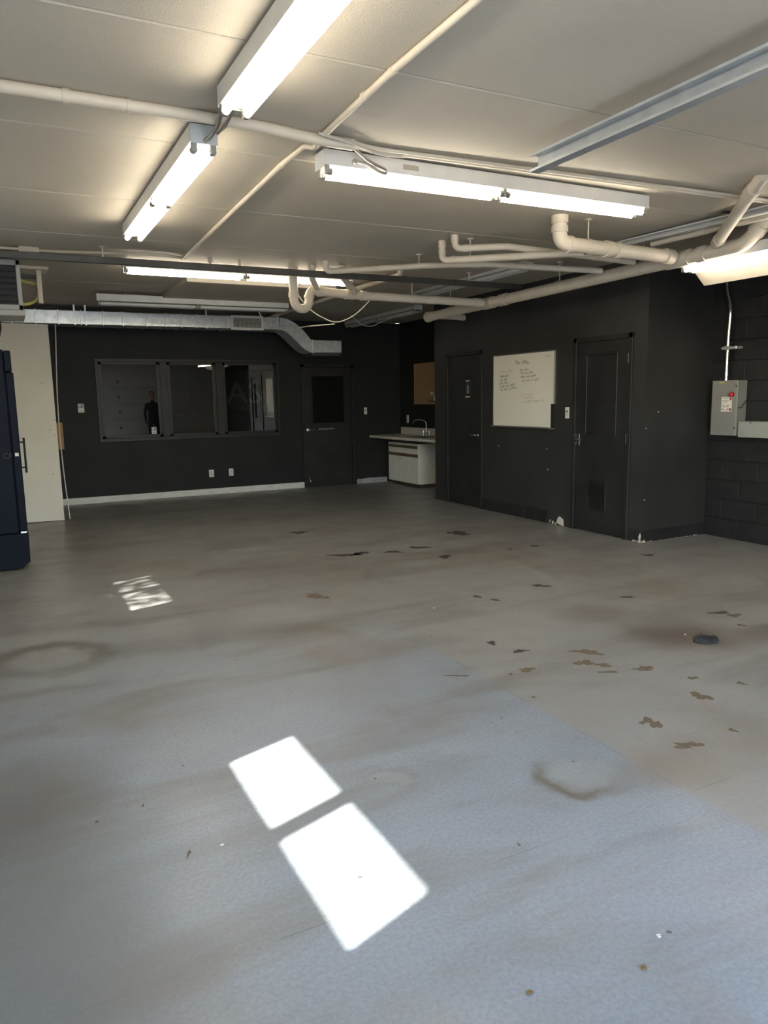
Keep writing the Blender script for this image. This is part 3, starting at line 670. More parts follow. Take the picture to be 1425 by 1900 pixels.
c4 = pipe('conduit', 'long thin conduit behind the long lit fixture, rear of the pair', [(1.66, 3.66, 2.79), (1.86, 3.74, 2.803), (4.85, 3.60, 2.803), (WX-.02, 3.55, 2.803)], .012, .1, [((2.9, 3.69, 2.803), (2.93, 3.69, 2.803))], cat='conduit')
c5 = pipe('conduit', 'long thin conduit behind the long lit fixture, front of the pair', [(1.60, 3.63, 2.80), (1.86, 3.705, 2.803), (4.85, 3.56, 2.803), (WX-.02, 3.51, 2.803)], .010, .1, [((2.3, 3.684, 2.803), (2.32, 3.684, 2.803)), ((3.4, 3.63, 2.803), (3.42, 3.63, 2.803))], cat='conduit')
tag(MB().tube(arc_path([(1.50, 3.58, 2.79), (1.68, 3.62, 2.785), (1.92, 3.75, 2.79), (2.05, 3.72, 2.79)], .08), .008, 8).build('cable', 'cable_white'), 'pale cable looping from the conduit crossing to the twin conduits', 'cable')
c6 = pipe('conduit', 'thin beige conduit with junction box beside the steel bar', [(LX+.01, 7.18, 2.80), (.22, 7.17, 2.80), (.47, 7.13, 2.79), (1.40, 7.0, 2.80), (1.58, 7.08, 2.80)], .012, .1, cat='conduit')
B((.24, 7.13, 2.765), (.40, 7.20, CZ-.002), .004).build('junction_box', 'pipe_fitting', c6)
tag(MB().tube(arc_path([(.972, 3.30, 2.775), (.975, 3.42, 2.77), (1.0, 3.60, 2.755), (.99, 3.70, 2.74), (.975, 3.76, 2.735)], .06), .011, 8).tube([(1.02, 3.34, 2.775), (1.03, 3.58, 2.755), (1.02, 3.68, 2.755)], .007, 6).build('flexible_conduit', 'cap_metal'), 'short grey flexible conduit linking the two end-to-end strip lights', 'conduit')
tag(MB().tube(arc_path([(1.74, 3.70, 2.79), (1.86, 3.775, 2.76), (1.98, 3.80, 2.735), (1.985, 3.803, 2.715), (1.94, 3.80, 2.72), (1.86, 3.80, 2.752), (1.80, 3.805, 2.758)], .02), .008, 8).tube([(1.80, 3.80, 2.758), (1.80, 3.825, 2.758)], .014, 8).build('flexible_conduit', 'cap_metal'), 'grey flexible conduit looping over the face of the long fixture', 'conduit')
tag(MB().tube(arc_path([(2.80, 7.25, 2.70), (2.84, 7.55, 2.62), (3.03, 7.60, 2.43), (3.31, 7.60, 2.31), (3.52, 7.60, 2.39), (3.68, 7.6, 2.52), (3.78, 7.52, 2.66)], .12, 8), .006, 6).build('cable', 'cable_white'), 'white cable drooping in a loop below the trap pipe', 'cable')
tag(MB().tube(arc_path([(3.31, 7.62, 2.312), (3.2, 8.1, 2.33), (3.35, 9.0, 2.39), (3.2, 9.6, 2.45), (3.1, 9.62, 2.66)], .2, 8), .006, 6).build('cable', 'cable_white'), 'white cable trailing back from the drooping loop', 'cable')
tag(MB().tube(arc_path([(4.60, 10.0, 2.70), (4.76, 10.0, 2.57), (4.93, 10.0, 2.54), (5.10, 10.0, 2.62), (5.38, 10.05, 2.72)], .1, 8), .007, 6).build('cable', 'cable_white'), 'grey cable sagging beside the unlit corner light', 'cable')

# dropped ceiling panel
so = tag(B((1.87, 8.20, 2.765), (3.60, 9.98, CZ), .004).build('ceiling_soffit', 'ceiling_paint'), 'shallow beige boxed panel dropped from the ceiling behind a lit light', 'soffit')

# ================================================================== DUCT
dt = thing('air_duct', 'shiny galvanised rectangular air duct along the back wall', 'duct', (2.2, 11.25, 2.65))
DY0, DY1, DZ0, DZ1 = 11.02, 11.42, 2.565, 2.745
xs = [LX+.05, -.55, -.15, .22, .50, .78, 1.06, 1.34, 1.60, 1.92, 2.18, 2.40, 2.62, 2.84, 3.06, 3.88]
for i in range(len(xs)-1):
    B((xs[i]+.003, DY0, DZ0), (xs[i+1]-.003, DY1, DZ1), .006).build('duct_section', 'galvanised', dt)
    if 0 < i: B((xs[i]-.008, DY0-.009, DZ0-.009), (xs[i]+.008, DY1+.009, DZ1+.009), .002).build('duct_seam', 'galvanised', dt)
for x in (3.50, 3.70, 3.86): B((x-.007, DY0-.008, DZ0-.008), (x+.007, DY1+.008, DZ1+.008), .002).build('duct_seam', 'galvanised', dt)
# S-bend
N = 14; sb = MB(); top, bot = [], []
for k in range(N+1):
    u = k/N; s_ = u*u*(3-2*u); x = 3.88+u*.52; top.append((x+.10*math.sin(PI*u), DZ1-s_*.325)); bot.append((x, DZ0-s_*.335))
A_ = [[sb.bm.verts.new((x, y, z)) for x, z in pr] for pr in (top, bot) for y in (DY0, DY1)]
for k in range(N):
    for a, b in ((0, 1), (2, 3), (0, 2), (1, 3)): sb.bm.faces.new((A_[a][k], A_[a][k+1], A_[b][k+1], A_[b][k]))
sb.build('duct_bend', 'galvanised', dt)
B((4.40, DY0-.008, 2.222), (4.425, DY1+.008, 2.428), .002).build('duct_seam', 'galvanised', dt)
B((4.425, DY0, 2.23), (4.90, DY1, 2.42), .006).build('duct_section', 'galvanised', dt)
B((4.40, DY0+.04, 2.185), (4.90, DY1-.06, 2.23), .004).build('duct_boot', 'heater_fin', dt)
rg = B((3.115, DY0-.022, 2.545), (3.62, DY0, 2.755), .006).build('register_frame', 'trim_white', dt, 'cream grille register')
B((3.155, DY0-.024, 2.582), (3.58, DY0-.018, 2.718)).build('register_dark', 'rubber_black', rg)
m = MB()
for k in range(22): x = 3.160+k*.0198; m.box((x, DY0-.027, 2.582), (x+.006, DY0-.023, 2.718))
for k in range(7): z = 2.590+k*.0195; m.box((3.155, DY0-.025, z), (3.58, DY0-.022, z+.005))
m = m.build('register_grid', 'laminate', rg); m['kind'] = 'stuff'
for x in (.98, 1.12, 2.76, 3.85): B((x-.012, DY0-.011, DZ0-.011), (x+.012, DY0-.008, CZ), .001).build('duct_strap', 'galvanised', dt)

# ================================================================== LEFT SIDE
# unit heater
ht = thing('unit_heater', 'grey louvred unit heater hung from the ceiling above the fridge', 'heater', (-.1, 7.6, 2.31))
hx0, hx1, hy0, hy1, hz0, hz1 = -.52, .245, 7.32, 7.85, 2.315, 2.735
B((hx0, hy0+.03, hz0), (hx1-.01, hy1, hz1), .012).build('body', 'heater_grey', ht)
m = MB(); m.box((hx0, hy0, hz0), (hx0+.035, hy0+.05, hz1), .004).box((hx1-.035, hy0, hz0), (hx1, hy0+.05, hz1), .004).box((hx0, hy0, hz0), (hx1, hy0+.05, hz0+.045), .004).box((hx0, hy0, hz1-.045), (hx1, hy0+.05, hz1), .004)
m.build('front_frame', 'heater_grey', ht)
for k in range(6):
    z = hz0+.065+k*.05
    MB().prism([(hx0+.03, hy0+.004, z), (hx0+.03, hy0+.01, z-.003), (hx0+.03, hy0+.05, z+.036), (hx0+.03, hy0+.044, z+.039)], (hx1-hx0-.06, 0, 0)).build('louvre', 'heater_fin', ht)
B((hx0+.02, hy0+.022, hz0+.03), (hx1-.03, hy0+.029, hz1-.03)).build('louvre_backing', 'rubber_black', ht)
B((hx0-.005, hy0-.01, hz0-.05), (hx1+.012, hy1, hz0), .006).build('drip_tray', 'heater_grey', ht)
for x in (hx0+.1, hx1-.1): MB().tube([(x, 7.6, hz1), (x, 7.6, CZ)], .008, 6).build('hanger_rod', 'cap_metal', ht)
gt = thing('gas_line', 'yellowish gas pipe and bracket on the ceiling behind the heater', 'pipe', (.36, 8.2, 2.5))
B((.24, 8.10, 2.79), (.52, 8.34, CZ), .004).build('ceiling_plate', 'pipe_paint', gt)
B((.20, 8.16, 2.715), (.45, 8.22, 2.745), .004).build('bracket', 'dark_steel', gt)
MB().tube(arc_path([(.20, 8.19, 2.70), (.415, 8.19, 2.665), (.43, 8.19, 2.62), (.395, 8.19, 2.50), (.30, 8.19, 2.465), (.15, 8.19, 2.47)], .05), .017, 10).build('pipe', 'gas_yellow', gt)
B((.41, 8.15, 2.48), (.455, 8.23, 2.79), .004).build('bracket_arm', 'pipe_paint', gt)

# fridge
fx0, fx1, fy0, fy1 = -.66, .052, 7.47, 8.17
fg = thing('fridge', 'tall navy blue display fridge with black bar handle', 'fridge', (-.3, 7.82, 0))
B((fx0, fy0, .34), (fx1, fy1, 1.985), .008).build('cabinet', 'fridge_navy', fg)
MB().prism([(fx0, fy0-.004, .02), (fx1, fy0-.004, .02), (fx1+.07, fy0-.004, .07), (fx1+.075, fy0-.004, .335), (fx0, fy0-.004, .335)], (0, fy1-fy0+.008, 0)).build('base', 'fridge_navy', fg)
B((fx1+.004, fy0, .36), (.122, fy1, 1.79), .008).build('door', 'fridge_navy', fg)
B((fx1-.012, fy0+.012, .36), (fx1+.006, fy1-.012, 1.79)).build('door_gasket', 'fridge_dark', fg)
B((fx1+.002, fy0, 1.80), (.112, fy1, 1.98), .008).build('header', 'fridge_navy', fg)
B((fx1+.01, fy0-.003, .338), (.115, fy0+.05, .358), .003).build('hinge', 'chrome', fg)
h = MB().tube([(.158, fy0+.09, .885), (.158, fy0+.09, 1.205)], .0095, 10)
for z in (.935, 1.165): h.tube([(.12, fy0+.09, z), (.158, fy0+.09, z)], .007, 8)
h.build('handle', 'rubber_black', fg, 'black bar handle')
B((.075, fy0-.0015, 1.045), (.105, fy0, 1.075)).build('sticker', 'letter_white', fg, 'small white sticker')
MB().tube([(.005+.028*math.cos(a/10*2*PI), fy0-.001, 1.052+.022*math.sin(a/10*2*PI)) for a in range(11)], .003, 6).tube([(.04, fy0-.001, 1.035), (.045, fy0-.001, 1.06), (.035, fy0-.001, 1.078)], .003, 6).build('logo', 'dark_steel', fg, 'faint grey emblem')
for x in (fx0+.06, fx1-.06):
    for y in (fy0+.06, fy1-.06): MB().tube([(x, y, 0), (x, y, .03)], .018, 10).build('foot', 'rubber_black', fg)
tag(B((-.30, 7.50, 1.985), (.055, 7.80, 2.06), .006).build('tray_box', 'grey_plastic'), 'flat grey box lying on top of the fridge', 'box')
tub = thing('tub', 'round black tub standing on the grey box above the fridge', 'tub', (-.11, 7.62, 2.06))
MB().lathe([(.001, 0), (.12, 0), (.15, .05), (.17, .13), (.165, .195), (.155, .195), (.155, .14), (.001, .03)], (-.105, 7.66, 2.06), 28).build('bowl', 'rubber_black', tub)

# leaning white panel, trim rod, plywood
pn = thing('leaning_panel', 'tall off-white panel leaning against the duct beside the fridge', 'panel', (.2, 10.46, 0))
m = MB(); th = .018
yb_, yt_, zt_ = 10.46, 10.985, 2.545
nrm = Vector((0, zt_, -(yt_-yb_))).normalized()*th
m.prism([(-.45, yb_, .012), (.615, yb_, .0), (.640, yt_, zt_), (-.35, yt_, zt_+.01)], -nrm*-1*-1)
m.build('sheet', 'panel_white', pn)
def on_panel(x, z): return (x, yb_+(yt_-yb_)*z/zt_-th-.001, z+.002)
for x, z in ((.50, 1.78), (.55, 1.17), (.60, 1.10), (.605, 1.30), (.53, .60)):
    p = Vector(on_panel(x, z)); MB().tube([p+Vector((0, .002, 0)), p-Vector((0, .003, 0))], .006, 8).build('screw_hole', 'dark_wood', pn)
tag(MB().tube(arc_path([(.685, 10.50, .0), (.655, 10.62, .75), (.665, 10.80, 1.5), (.735, 11.0, 2.555)], .5, 8), .007, 8).build('trim_rod', 'trim_white'), 'thin white flexible trim strip leaning beside the tall panel', 'trim')
pl = tag(B((.50, BY-.02, .84), (.785, BY, 1.235), .002).build('plywood_piece', 'plywood'), 'small tan plywood piece on back wall behind the leaning panel', 'board')
MB().tube([(.765, BY-.021, 1.05), (.765, BY-.018, 1.05)], .008, 8).build('bolt_hole', 'rubber_black', pl)

# ================================================================== WALL PLATES
def plate(name, label, cat, c, n, w_=.07, h=.115, kind='outlet', mt='switch_white'):
    """n: 'Y' plate on back wall, 'X' plate on a wall facing -X"""
    t = thing(name, label, cat, c)
    def bx_(u0, v0, u1, v1, d0, d1, mtl, nm, par, bev=.0015):
        if n == 'Y': a, b = (c[0]+u0, c[1]-d1, c[2]+v0), (c[0]+u1, c[1]-d0, c[2]+v1)
        else: a, b = (c[0]-d1, c[1]+u0, c[2]+v0), (c[0]-d0, c[1]+u1, c[2]+v1)
        return B(a, b, bev).build(nm, mtl, par)
    cv = bx_(-w_/2, -h/2, w_/2, h/2, 0, .006, mt, 'cover_plate', t)
    if kind == 'outlet':
        for z in (-.028, .010): 
            s = bx_(-.017, z-.004, .017, z+.024, .006, .008, 'laminate', 'socket', t)
            for u in (-.008, .005): bx_(u, z+.004, u+.004, z+.016, .0075, .0085, 'switch_dark', 'slot', s, 0)
    elif kind == 'switch':
        bx_(-.016, -.034, .016, .034, .006, .008, 'laminate', 'rocker_frame', t); bx_(-.01, .005, .01, .026, .008, .011, 'switch_dark', 'toggle', t)
    elif kind == 'control':
        bx_(-w_/2+.008, 0, w_/2-.008, h/2-.008, .006, .009, 'grey_plastic', 'display', t); bx_(-w_/2+.012, h/2-.04, -.002, h/2-.012, .009, .010, 'letter_white', 'display_mark', t, 0)
        bx_(-.02, -h/2+.02, .02, -h/2+.026, .006, .0075, 'switch_dark', 'button', t, 0)
    return t
plate('thermostat', 'small white control plate with grey display left of office window', 'thermostat', (1.06, BY, 1.44), 'Y', .085, .13, 'control')
plate('outlet', 'white double outlet low on back wall below the office window', 'outlet', (2.96, BY, .345), 'Y', .08, .12)
o2 = plate('outlet', 'chipped white outlet low on back wall nearer the back door', 'outlet', (3.285, BY, .345), 'Y', .075, .12)
plate('light_switch', 'white switch plate between back door and sink', 'switch', (5.765, BY, 1.29), 'Y', .06, .12, 'switch')
plate('outlet', 'white outlet above the sink counter', 'outlet', (AX, 11.72, 1.13), 'X', .08, .14)
plate('light_switch', 'white switch plate between whiteboard and louvred door', 'switch', (PX, 6.565, 1.305), 'X', .065, .125, 'switch')
plate('notice_card', 'small white card stuck on the leftmost office window pane', 'card', (2.10, BY+.021, 1.07), 'Y', .075, .105, 'control')

# ================================================================== WHITEBOARD
wb = thing('whiteboard', 'whiteboard with handwritten lists in thin aluminium frame', 'whiteboard', (PX, 7.38, 1.12))
y0, y1, z0, z1 = 6.77, 7.98, 1.12, 2.02
B((PX-.012, y0+.012, z0+.012), (PX-.001, y1-.012, z1-.012)).build('board', 'board_white', wb)
m = MB(); m.box((PX-.02, y0, z1-.016), (PX, y1, z1), .002).box((PX-.02, y1-.016, z0), (PX, y1, z1), .002).box((PX-.02, y0, z0+.29), (PX, y0+.016, z1), .002)
m.build('frame', 'aluminium', wb)
m = MB(); m.box((PX-.055, y0, z0-.006), (PX, y1, z0+.006), .002).box((PX-.055, y0, z0+.004), (PX-.05, y1, z0+.014), .001).build('marker_tray', 'aluminium', wb)
B((PX-.0135, y0+.004, z0+.012), (PX-.0005, y0+.066, z0+.285)).build('broken_corner', 'black_paint', wb, 'black strip where the board corner is missing')
def scribble(words, u, v, length, hgt, mtl, slope=0.0, wd=.0045):
    rnd = random.Random(int(u*1000+v*777)); m = MB(); tot = sum(words)+len(words)-1; st = length/tot; x = u
    X = PX-.0128
    for wn_ in words:
        pts = []
        for k in range(wn_*2+1):
            hh = hgt*rnd.choice((.5, .55, .6, .95, .5)) if k % 2 else hgt*rnd.choice((0, 0, .05, -.3, .1))
            if k == 0: hh = hgt*rnd.choice((.9, 1.0))
            pts.append((x+st*k/2, v+slope*(x+st*k/2-u)+hh))
        x += st*(wn_+1)
        for (a, b), (c, d) in zip(pts[:-1], pts[1:]):
            dd = Vector((c-a, d-b, 0)); dd.normalize(); nx, ny = -dd.y*wd/2, dd.x*wd/2
            m.poly([(X, y1-a-nx, b+ny), (X, y1-c-nx, d+ny), (X, y1-c+nx, d-ny), (X, y1-a+nx, b-ny)])
    o_ = m.build('handwriting', mtl, wb); o_['kind'] = 'stuff'; return o_
scribble([4, 6], .46, 1.885, .27, .055, 'ink_grey', -.02, .006)
scribble([4], 1.02, 1.935, .11, .04, 'ink_faint', .1, .006)
for ws, u, v, l, mm in (([3, 2, 6], .17, 1.79, .24, 'ink_faint'), ([7, 4], .15, 1.735, .17, 'ink_green'), ([4, 4], .14, 1.69, .15, 'ink_green'), ([4, 5], .14, 1.65, .18, 'ink_green'), ([6, 4, 6], .14, 1.61, .32, 'ink_green'), ([3, 6, 2, 5], .15, 1.57, .34, 'ink_green'),
    ([4, 4], .55, 1.80, .17, 'ink_green'), ([4, 3, 5], .57, 1.76, .24, 'ink_green'), ([6, 4, 6], .57, 1.715, .29, 'ink_green'), ([3, 6, 2, 5], .59, 1.672, .33, 'ink_grey'),
    ([2, 7], .57, 1.505, .23, 'ink_faint'), ([6, 3], .62, 1.465, .20, 'ink_faint'), ([3, 6, 8, 4], .62, 1.42, .40, 'ink_faint')):
    scribble(ws, u, v, l, .03, mm, .07 if u < .55 else .04)
for y, z in ((7.84, 1.995), (6.9, 1.995)): MB().tube([(PX-.021, y, z+.017), (PX-.015, y, z+.017)], .008, 8).build('clip', 'cap_metal', wb)

# ================================================================== SINK ALCOVE
cx0 = 6.12
cb = thing('sink_cabinet', 'white laminate base cabinet with brown pull strips under the counter', 'cabinet', (6.3, 11.25, 0))
B((cx0+.02, 10.75, .06), (AX, 11.82, .735), .003).build('body', 'cabinet_white', cb)
B((cx0+.05, 10.77, 0), (AX, 11.80, .06)).build('toe_kick', 'dark_wood', cb)
B((cx0+.06, 10.77, .735), (AX, 11.80, .815)).build('top_rail', 'dark_wood', cb)
dw = B((cx0, 10.75, .575), (cx0+.02, 11.82, .735), .003).build('drawer', 'cabinet_white', cb)
B((cx0-.014, 10.76, .655), (cx0+.002, 11.82, .70), .005).build('pull_strip', 'oak_strip', dw)
for a, b in ((10.75, 11.283), (11.287, 11.82)):
    d_ = B((cx0, a, .06), (cx0+.02, b, .57), .003).build('door', 'cabinet_white', cb)
    B((cx0-.014, a, .512), (cx0+.002, b, .562), .005).build('pull_strip', 'oak_strip', d_)
MB().tube([(cx0-.008, 11.38, .46), (cx0, 11.38, .46)], .012, 10).build('lock', 'dark_steel', cb)
ct = thing('counter', 'beige laminate counter with backsplash along the alcove wall', 'counter', (6.15, 10.8, .82))
B((5.82, 9.68, .815), (AX, 11.985, .862), .01).build('worktop', 'laminate', ct)
B((AX-.022, 9.70, .862), (AX, 11.95, .985), .005).build('backsplash', 'laminate', ct)
B((6.10, 9.70, .862), (AX-.022, 9.72, .985), .004).build('side_splash', 'laminate', ct)
m = MB(); m.box((5.98, 10.35, .862), (6.38, 10.37, .868)).box((5.98, 10.93, .862), (6.38, 10.95, .868)).box((5.98, 10.35, .862), (6.0, 10.95, .868)).box((6.36, 10.35, .862), (6.38, 10.95, .868))
sk = thing('sink', 'steel sink basin rim set in the counter', 'sink', (6.18, 10.65, .862)); m.build('rim', 'chrome', sk); B((6.0, 10.37, .8622), (6.36, 10.93, .8642)).build('basin', 'dark_steel', sk)
fc = thing('faucet', 'chrome gooseneck faucet at the sink', 'faucet', (6.40, 10.95, .862))
MB().tube(arc_path([(6.40, 10.95, .862), (6.40, 10.95, 1.10), (6.35, 11.02, 1.135), (6.27, 11.13, 1.13), (6.25, 11.16, 1.07)], .06), .011, 10).build('spout', 'chrome', fc)
MB().lathe([(.001, 0), (.03, 0), (.028, .02), (.016, .05), (.001, .05)], (6.40, 10.95, .862), 14).build('base', 'chrome', fc)
for dy in (-.10, .10):
    MB().tube([(6.40, 10.95+dy, .862), (6.40, 10.95+dy, .91)], .016, 12).tube([(6.40, 10.95+dy, .91), (6.40, 10.95+dy, .945)], .024, 12).build('tap_handle', 'chrome', fc)
ck = thing('cork_board', 'brown cork board on the alcove wall above the sink', 'board', (AX, 10.8, 1.4))
B((AX-.012, 10.05, 1.40), (AX, 11.44, 2.075)).build('cork_sheet', 'cork', ck)
m = MB(); m.box((AX-.018, 10.04, 1.39), (AX, 11.45, 1.402)).box((AX-.018, 10.04, 2.073), (AX, 11.45, 2.085)).box((AX-.018, 11.438, 1.39), (AX, 11.45, 2.085)).build('frame', 'plywood', ck)
# soap bottle and cup on a small holder in front of the cork board
sh = tag(B((AX-.10, 10.50, 1.435), (AX-.013, 10.86, 1.45), .003).build('wall_shelf', 'dark_wood'), 'tiny dark shelf at the foot of the cork board', 'shelf')
bt = thing('soap_bottle', 'small white pump bottle on the tiny shelf', 'bottle', (AX-.055, 10.66, 1.45))
MB().lathe([(.001, 0), (.03, 0), (.032, .01), (.032, .07), (.012, .095), (.011, .11), (.001, .11)], (AX-.055, 10.66, 1.45), 14).build('body', 'switch_white', bt)
MB().tube([(AX-.055, 10.66, 1.56), (AX-.055, 10.66, 1.60)], .005, 8).tube([(AX-.055, 10.66, 1.60), (AX-.055, 10.71, 1.597)], .006, 8).build('pump', 'chrome', bt)
tag(B((AX-.016, 10.80, 1.54), (AX-.012, 10.90, 1.60)).build('note', 'letter_white'), 'small white note pinned low on the cork board', 'paper')

# ================================================================== ELECTRICAL
eb = thing('disconnect_box', 'grey electrical disconnect box with red knob and warning label on block wall', 'electrical box', (6.53, 5.13, 1.07))
ex0, ey0, ey1, ez0, ez1 = 6.445, 4.985, 5.27, 1.075, 1.615
B((ex0+.012, ey0, ez0), (WX-.004, ey1, ez1), .004).build('enclosure', 'box_grey', eb)
dd = B((ex0, ey0-.002, ez0-.002), (ex0+.012, ey1+.002, ez1+.002), .003).build('door', 'box_grey', eb)
MB().lathe([(.001, -.035), (.014, -.035), (.022, -.028), (.026, -.008), (.026, 0), (.001, 0)], (ex0, 5.035, 1.478), 18, 'X').build('knob', 'red_knob', dd, 'round red knob')
lb = B((ex0-.0015, 5.035, 1.31), (ex0, 5.155, 1.455)).build('warning_label', 'label_white', dd, 'white warning label with red marks')
m = MB()
for u0, u1, v0, v1 in ((.07, .10, .128, .137), (.035, .065, .128, .137)): m.box((ex0-.002, 5.035+u0, 1.31+v0), (ex0-.0015, 5.035+u1, 1.31+v1))
for k, (v, u0) in enumerate(((.112, .05), (.106, .03), (.1, .03), (.09, .05), (.074, .06), (.048, .04), (.04, .03), (.012, .04))): m.box((ex0-.002, 5.035+u0, 1.31+v), (ex0-.0015, 5.035+.112, 1.31+v+.003))
m.build('print_text', 'label_text', lb)
MB().box((ex0-.002, 5.065, 1.365), (ex0-.0015, 5.09, 1.373)).box((ex0-.002, 5.12, 1.365), (ex0-.0015, 5.14, 1.373)).box((ex0-.002, 5.065, 1.33), (ex0-.0015, 5.09, 1.338)).box((ex0-.002, 5.12, 1.33), (ex0-.0015, 5.15, 1.338)).build('print_bars', 'label_dark', lb)
MB().box((ex0-.002, 5.04, 1.422), (ex0-.0015, 5.06, 1.447)).box((ex0-.002, 5.04, 1.318), (ex0-.0015, 5.06, 1.343)).build('print_red', 'label_red', lb)
B((ex0-.001, 5.13, ez1-.025), (ex0, 5.19, ez1-.012)).build('yellow_tag', 'label_yellow', dd)
h_ = MB().tube(arc_path([(ex0+.03, ey0-.006, 1.35), (ex0+.06, ey0-.012, 1.345), (ex0+.13, ey0-.012, 1.42)], .02), .006, 8).build('side_lever', 'dark_steel', eb)
for z in (1.56, 1.15): B((ex0-.006, ey0+.0, z-.012), (ex0+.004, ey0+.014, z+.012), .002).build('latch', 'dark_steel', eb)
cdt = pipe('conduit', 'shiny metal conduit rising from the disconnect box to the ceiling', [(6.53, 5.18, 1.615), (6.53, 5.18, 2.02), (6.53, 5.165, 2.34), (6.55, 5.24, 2.50), (6.56, 5.26, CZ)], .019, .08, [((6.53, 5.18, 1.615), (6.53, 5.18, 1.635)), ((6.53, 5.18, 1.66), (6.53, 5.18, 1.70))], cat='conduit', mt='chrome')
B((6.50, 5.06, 1.925), (WX-.004, 5.235, 1.95), .003).build('strap', 'galvanised', cdt)
B((6.505, 5.15, 1.918), (6.515, 5.21, 1.957), .003).build('clamp', 'galvanised', cdt)
tr = thing('wiring_trough', 'long pale grey wiring trough on block wall beside disconnect box', 'electrical box', (6.53, 4.3, 1.05))
B((6.45, 3.50, 1.06), (WX-.004, 4.95, 1.215), .004).build('body', 'trough_grey', tr)
B((6.445, 3.50, 1.062), (6.451, 4.95, 1.213), .002).build('cover', 'trough_grey', tr)
MB().prism([(6.443, 4.80, 1.213), (6.443, 4.83, 1.213), (6.443, 4.815, 1.195)], (.003, 0, 0)).build('cover_notch', 'dark_steel', tr)

# ================================================================== THINGS ON THE FLOOR
lump = thing('floor_drain_plug', 'charred black oval lump over a floor drain', 'drain cover', (3.70, 2.985, 0))
bm = MB(); rnd = random.Random(3); n = 40; rings = []
for i, (rr, zz) in enumerate(((1.0, .001), (1.04, .012), (.96, .024), (.84, .027), (.74, .018), (.55, .012), (.25, .016), (.02, .014))):
    rings.append([bm.bm.verts.new((3.70+math.cos(a)*.072*rr*(1+rnd.uniform(-.07, .07))*math.cos(-.5)-math.sin(a)*.05*rr*math.sin(-.5), 2.985+math.cos(a)*.072*rr*math.sin(-.5)+math.sin(a)*.05*rr*math.cos(-.5)*(1+rnd.uniform(-.07, .07)), zz+(rnd.uniform(-.004, .009) if i > 0 else 0))) for a in [2*PI*k/n for k in range(n)]])
for i in range(len(rings)-1):
    for j in range(n): bm.bm.faces.new((rings[i][j], rings[i][(j+1) % n], rings[i+1][(j+1) % n], rings[i+1][j]))
bm.bm.faces.new(rings[-1]); bm.build('crust', 'charred', lump)
m = MB()
for k in range(5):
    a = rnd.uniform(0, 2*PI); x, y = 3.70+math.cos(a)*.065, 2.985+math.sin(a)*.05; m.tube([(x, y, .01), (x+rnd.uniform(-.01, .01), y+rnd.uniform(-.01, .01), .045)], .005, 6, r_end=.001)
m.build('torn_bit', 'rubber_black', lump)
def scrap(name, label, cat, c, s, mt, seed):
    r = random.Random(seed); m = MB(); k = 7; a0 = r.uniform(0, 6)
    pts = [(c[0]+math.cos(a0+2*PI*i/k)*s*r.uniform(.5, 1.1), c[1]+math.sin(a0+2*PI*i/k)*s*.6*r.uniform(.5, 1.1), .001) for i in range(k)]
    m.prism(pts, (0, 0, .004)); cc = m.bm.verts.new((c[0], c[1], s*.35)); fs = [f for f in m.bm.faces if len(f.verts) == k and all(v.co.z > .003 for v in f.verts)]
    for f in fs:
        vs = f.verts[:]; m.bm.faces.remove(f)
        for i in range(k): m.bm.faces.new((vs[i], vs[(i+1) % k], cc))
    tag(m.build(name, mt), label, cat)
scrap('leaf_scrap', 'curled brown leaf scrap on bare floor near the entrance', 'leaf', (1.386, 1.259), .012, 'dead_leaf', 1)
scrap('leaf_scrap', 'small rust brown leaf fragment on the floor at the entrance', 'leaf', (1.068, 1.336), .011, 'dead_leaf', 2)
scrap('plaster_crumb', 'pale plaster crumb on the floor near the brown leaf', 'debris', (1.51, 1.325), .010, 'grit_white', 3)
for i, (x, y, lab) in enumerate(((3.70, 3.14, 'tiny white grit speck beyond the charred drain lump'), (2.65, 4.45, 'tiny white grit speck among the dark paint chips'), (.545, 2.34, 'tiny white grit speck left of the sunlit patches'))):
    scrap('grit_speck', lab, 'debris', (x, y), .008, 'grit_white', 10+i)

# ================================================================== OUTDOORS: TREE THAT DAPPLES THE FAR PATCH
c0 = Vector((LX, 5.62, 2.02)) - SUN_DIR*5.2
tree = thing('tree', 'leafy tree outside shading the second overhead door', 'tree', (c0.x, c0.y, -.13))
m = MB(); rnd = random.Random(11)
uu = SUN_DIR.cross(Vector((0, 0, 1))).normalized(); vv = uu.cross(SUN_DIR).normalized()
for k in range(900):
    a, b = rnd.gauss(0, .55), rnd.gauss(.12, .42); p = c0+uu*a+vv*b+SUN_DIR*rnd.uniform(-.7, .7)
    s_ = rnd.uniform(.05, .10); e = Euler((rnd.uniform(0, 6), rnd.uniform(0, 6), rnd.uniform(0, 6))).to_matrix()
    m.poly([p+e@Vector((s_, 0, 0)), p+e@Vector((0, s_*.55, 0)), p+e@Vector((-s_, 0, 0)), p+e@Vector((0, -s_*.55, 0))])
lf = m.build('foliage', 'leaf', tree); lf['kind'] = 'stuff'
MB().tube([(c0.x, c0.y, -.13), (c0.x+.05, c0.y, c0.z*.5), (c0.x, c0.y, c0.z-.2)], .11, 10, r_end=.05).build('trunk', 'bark', tree)

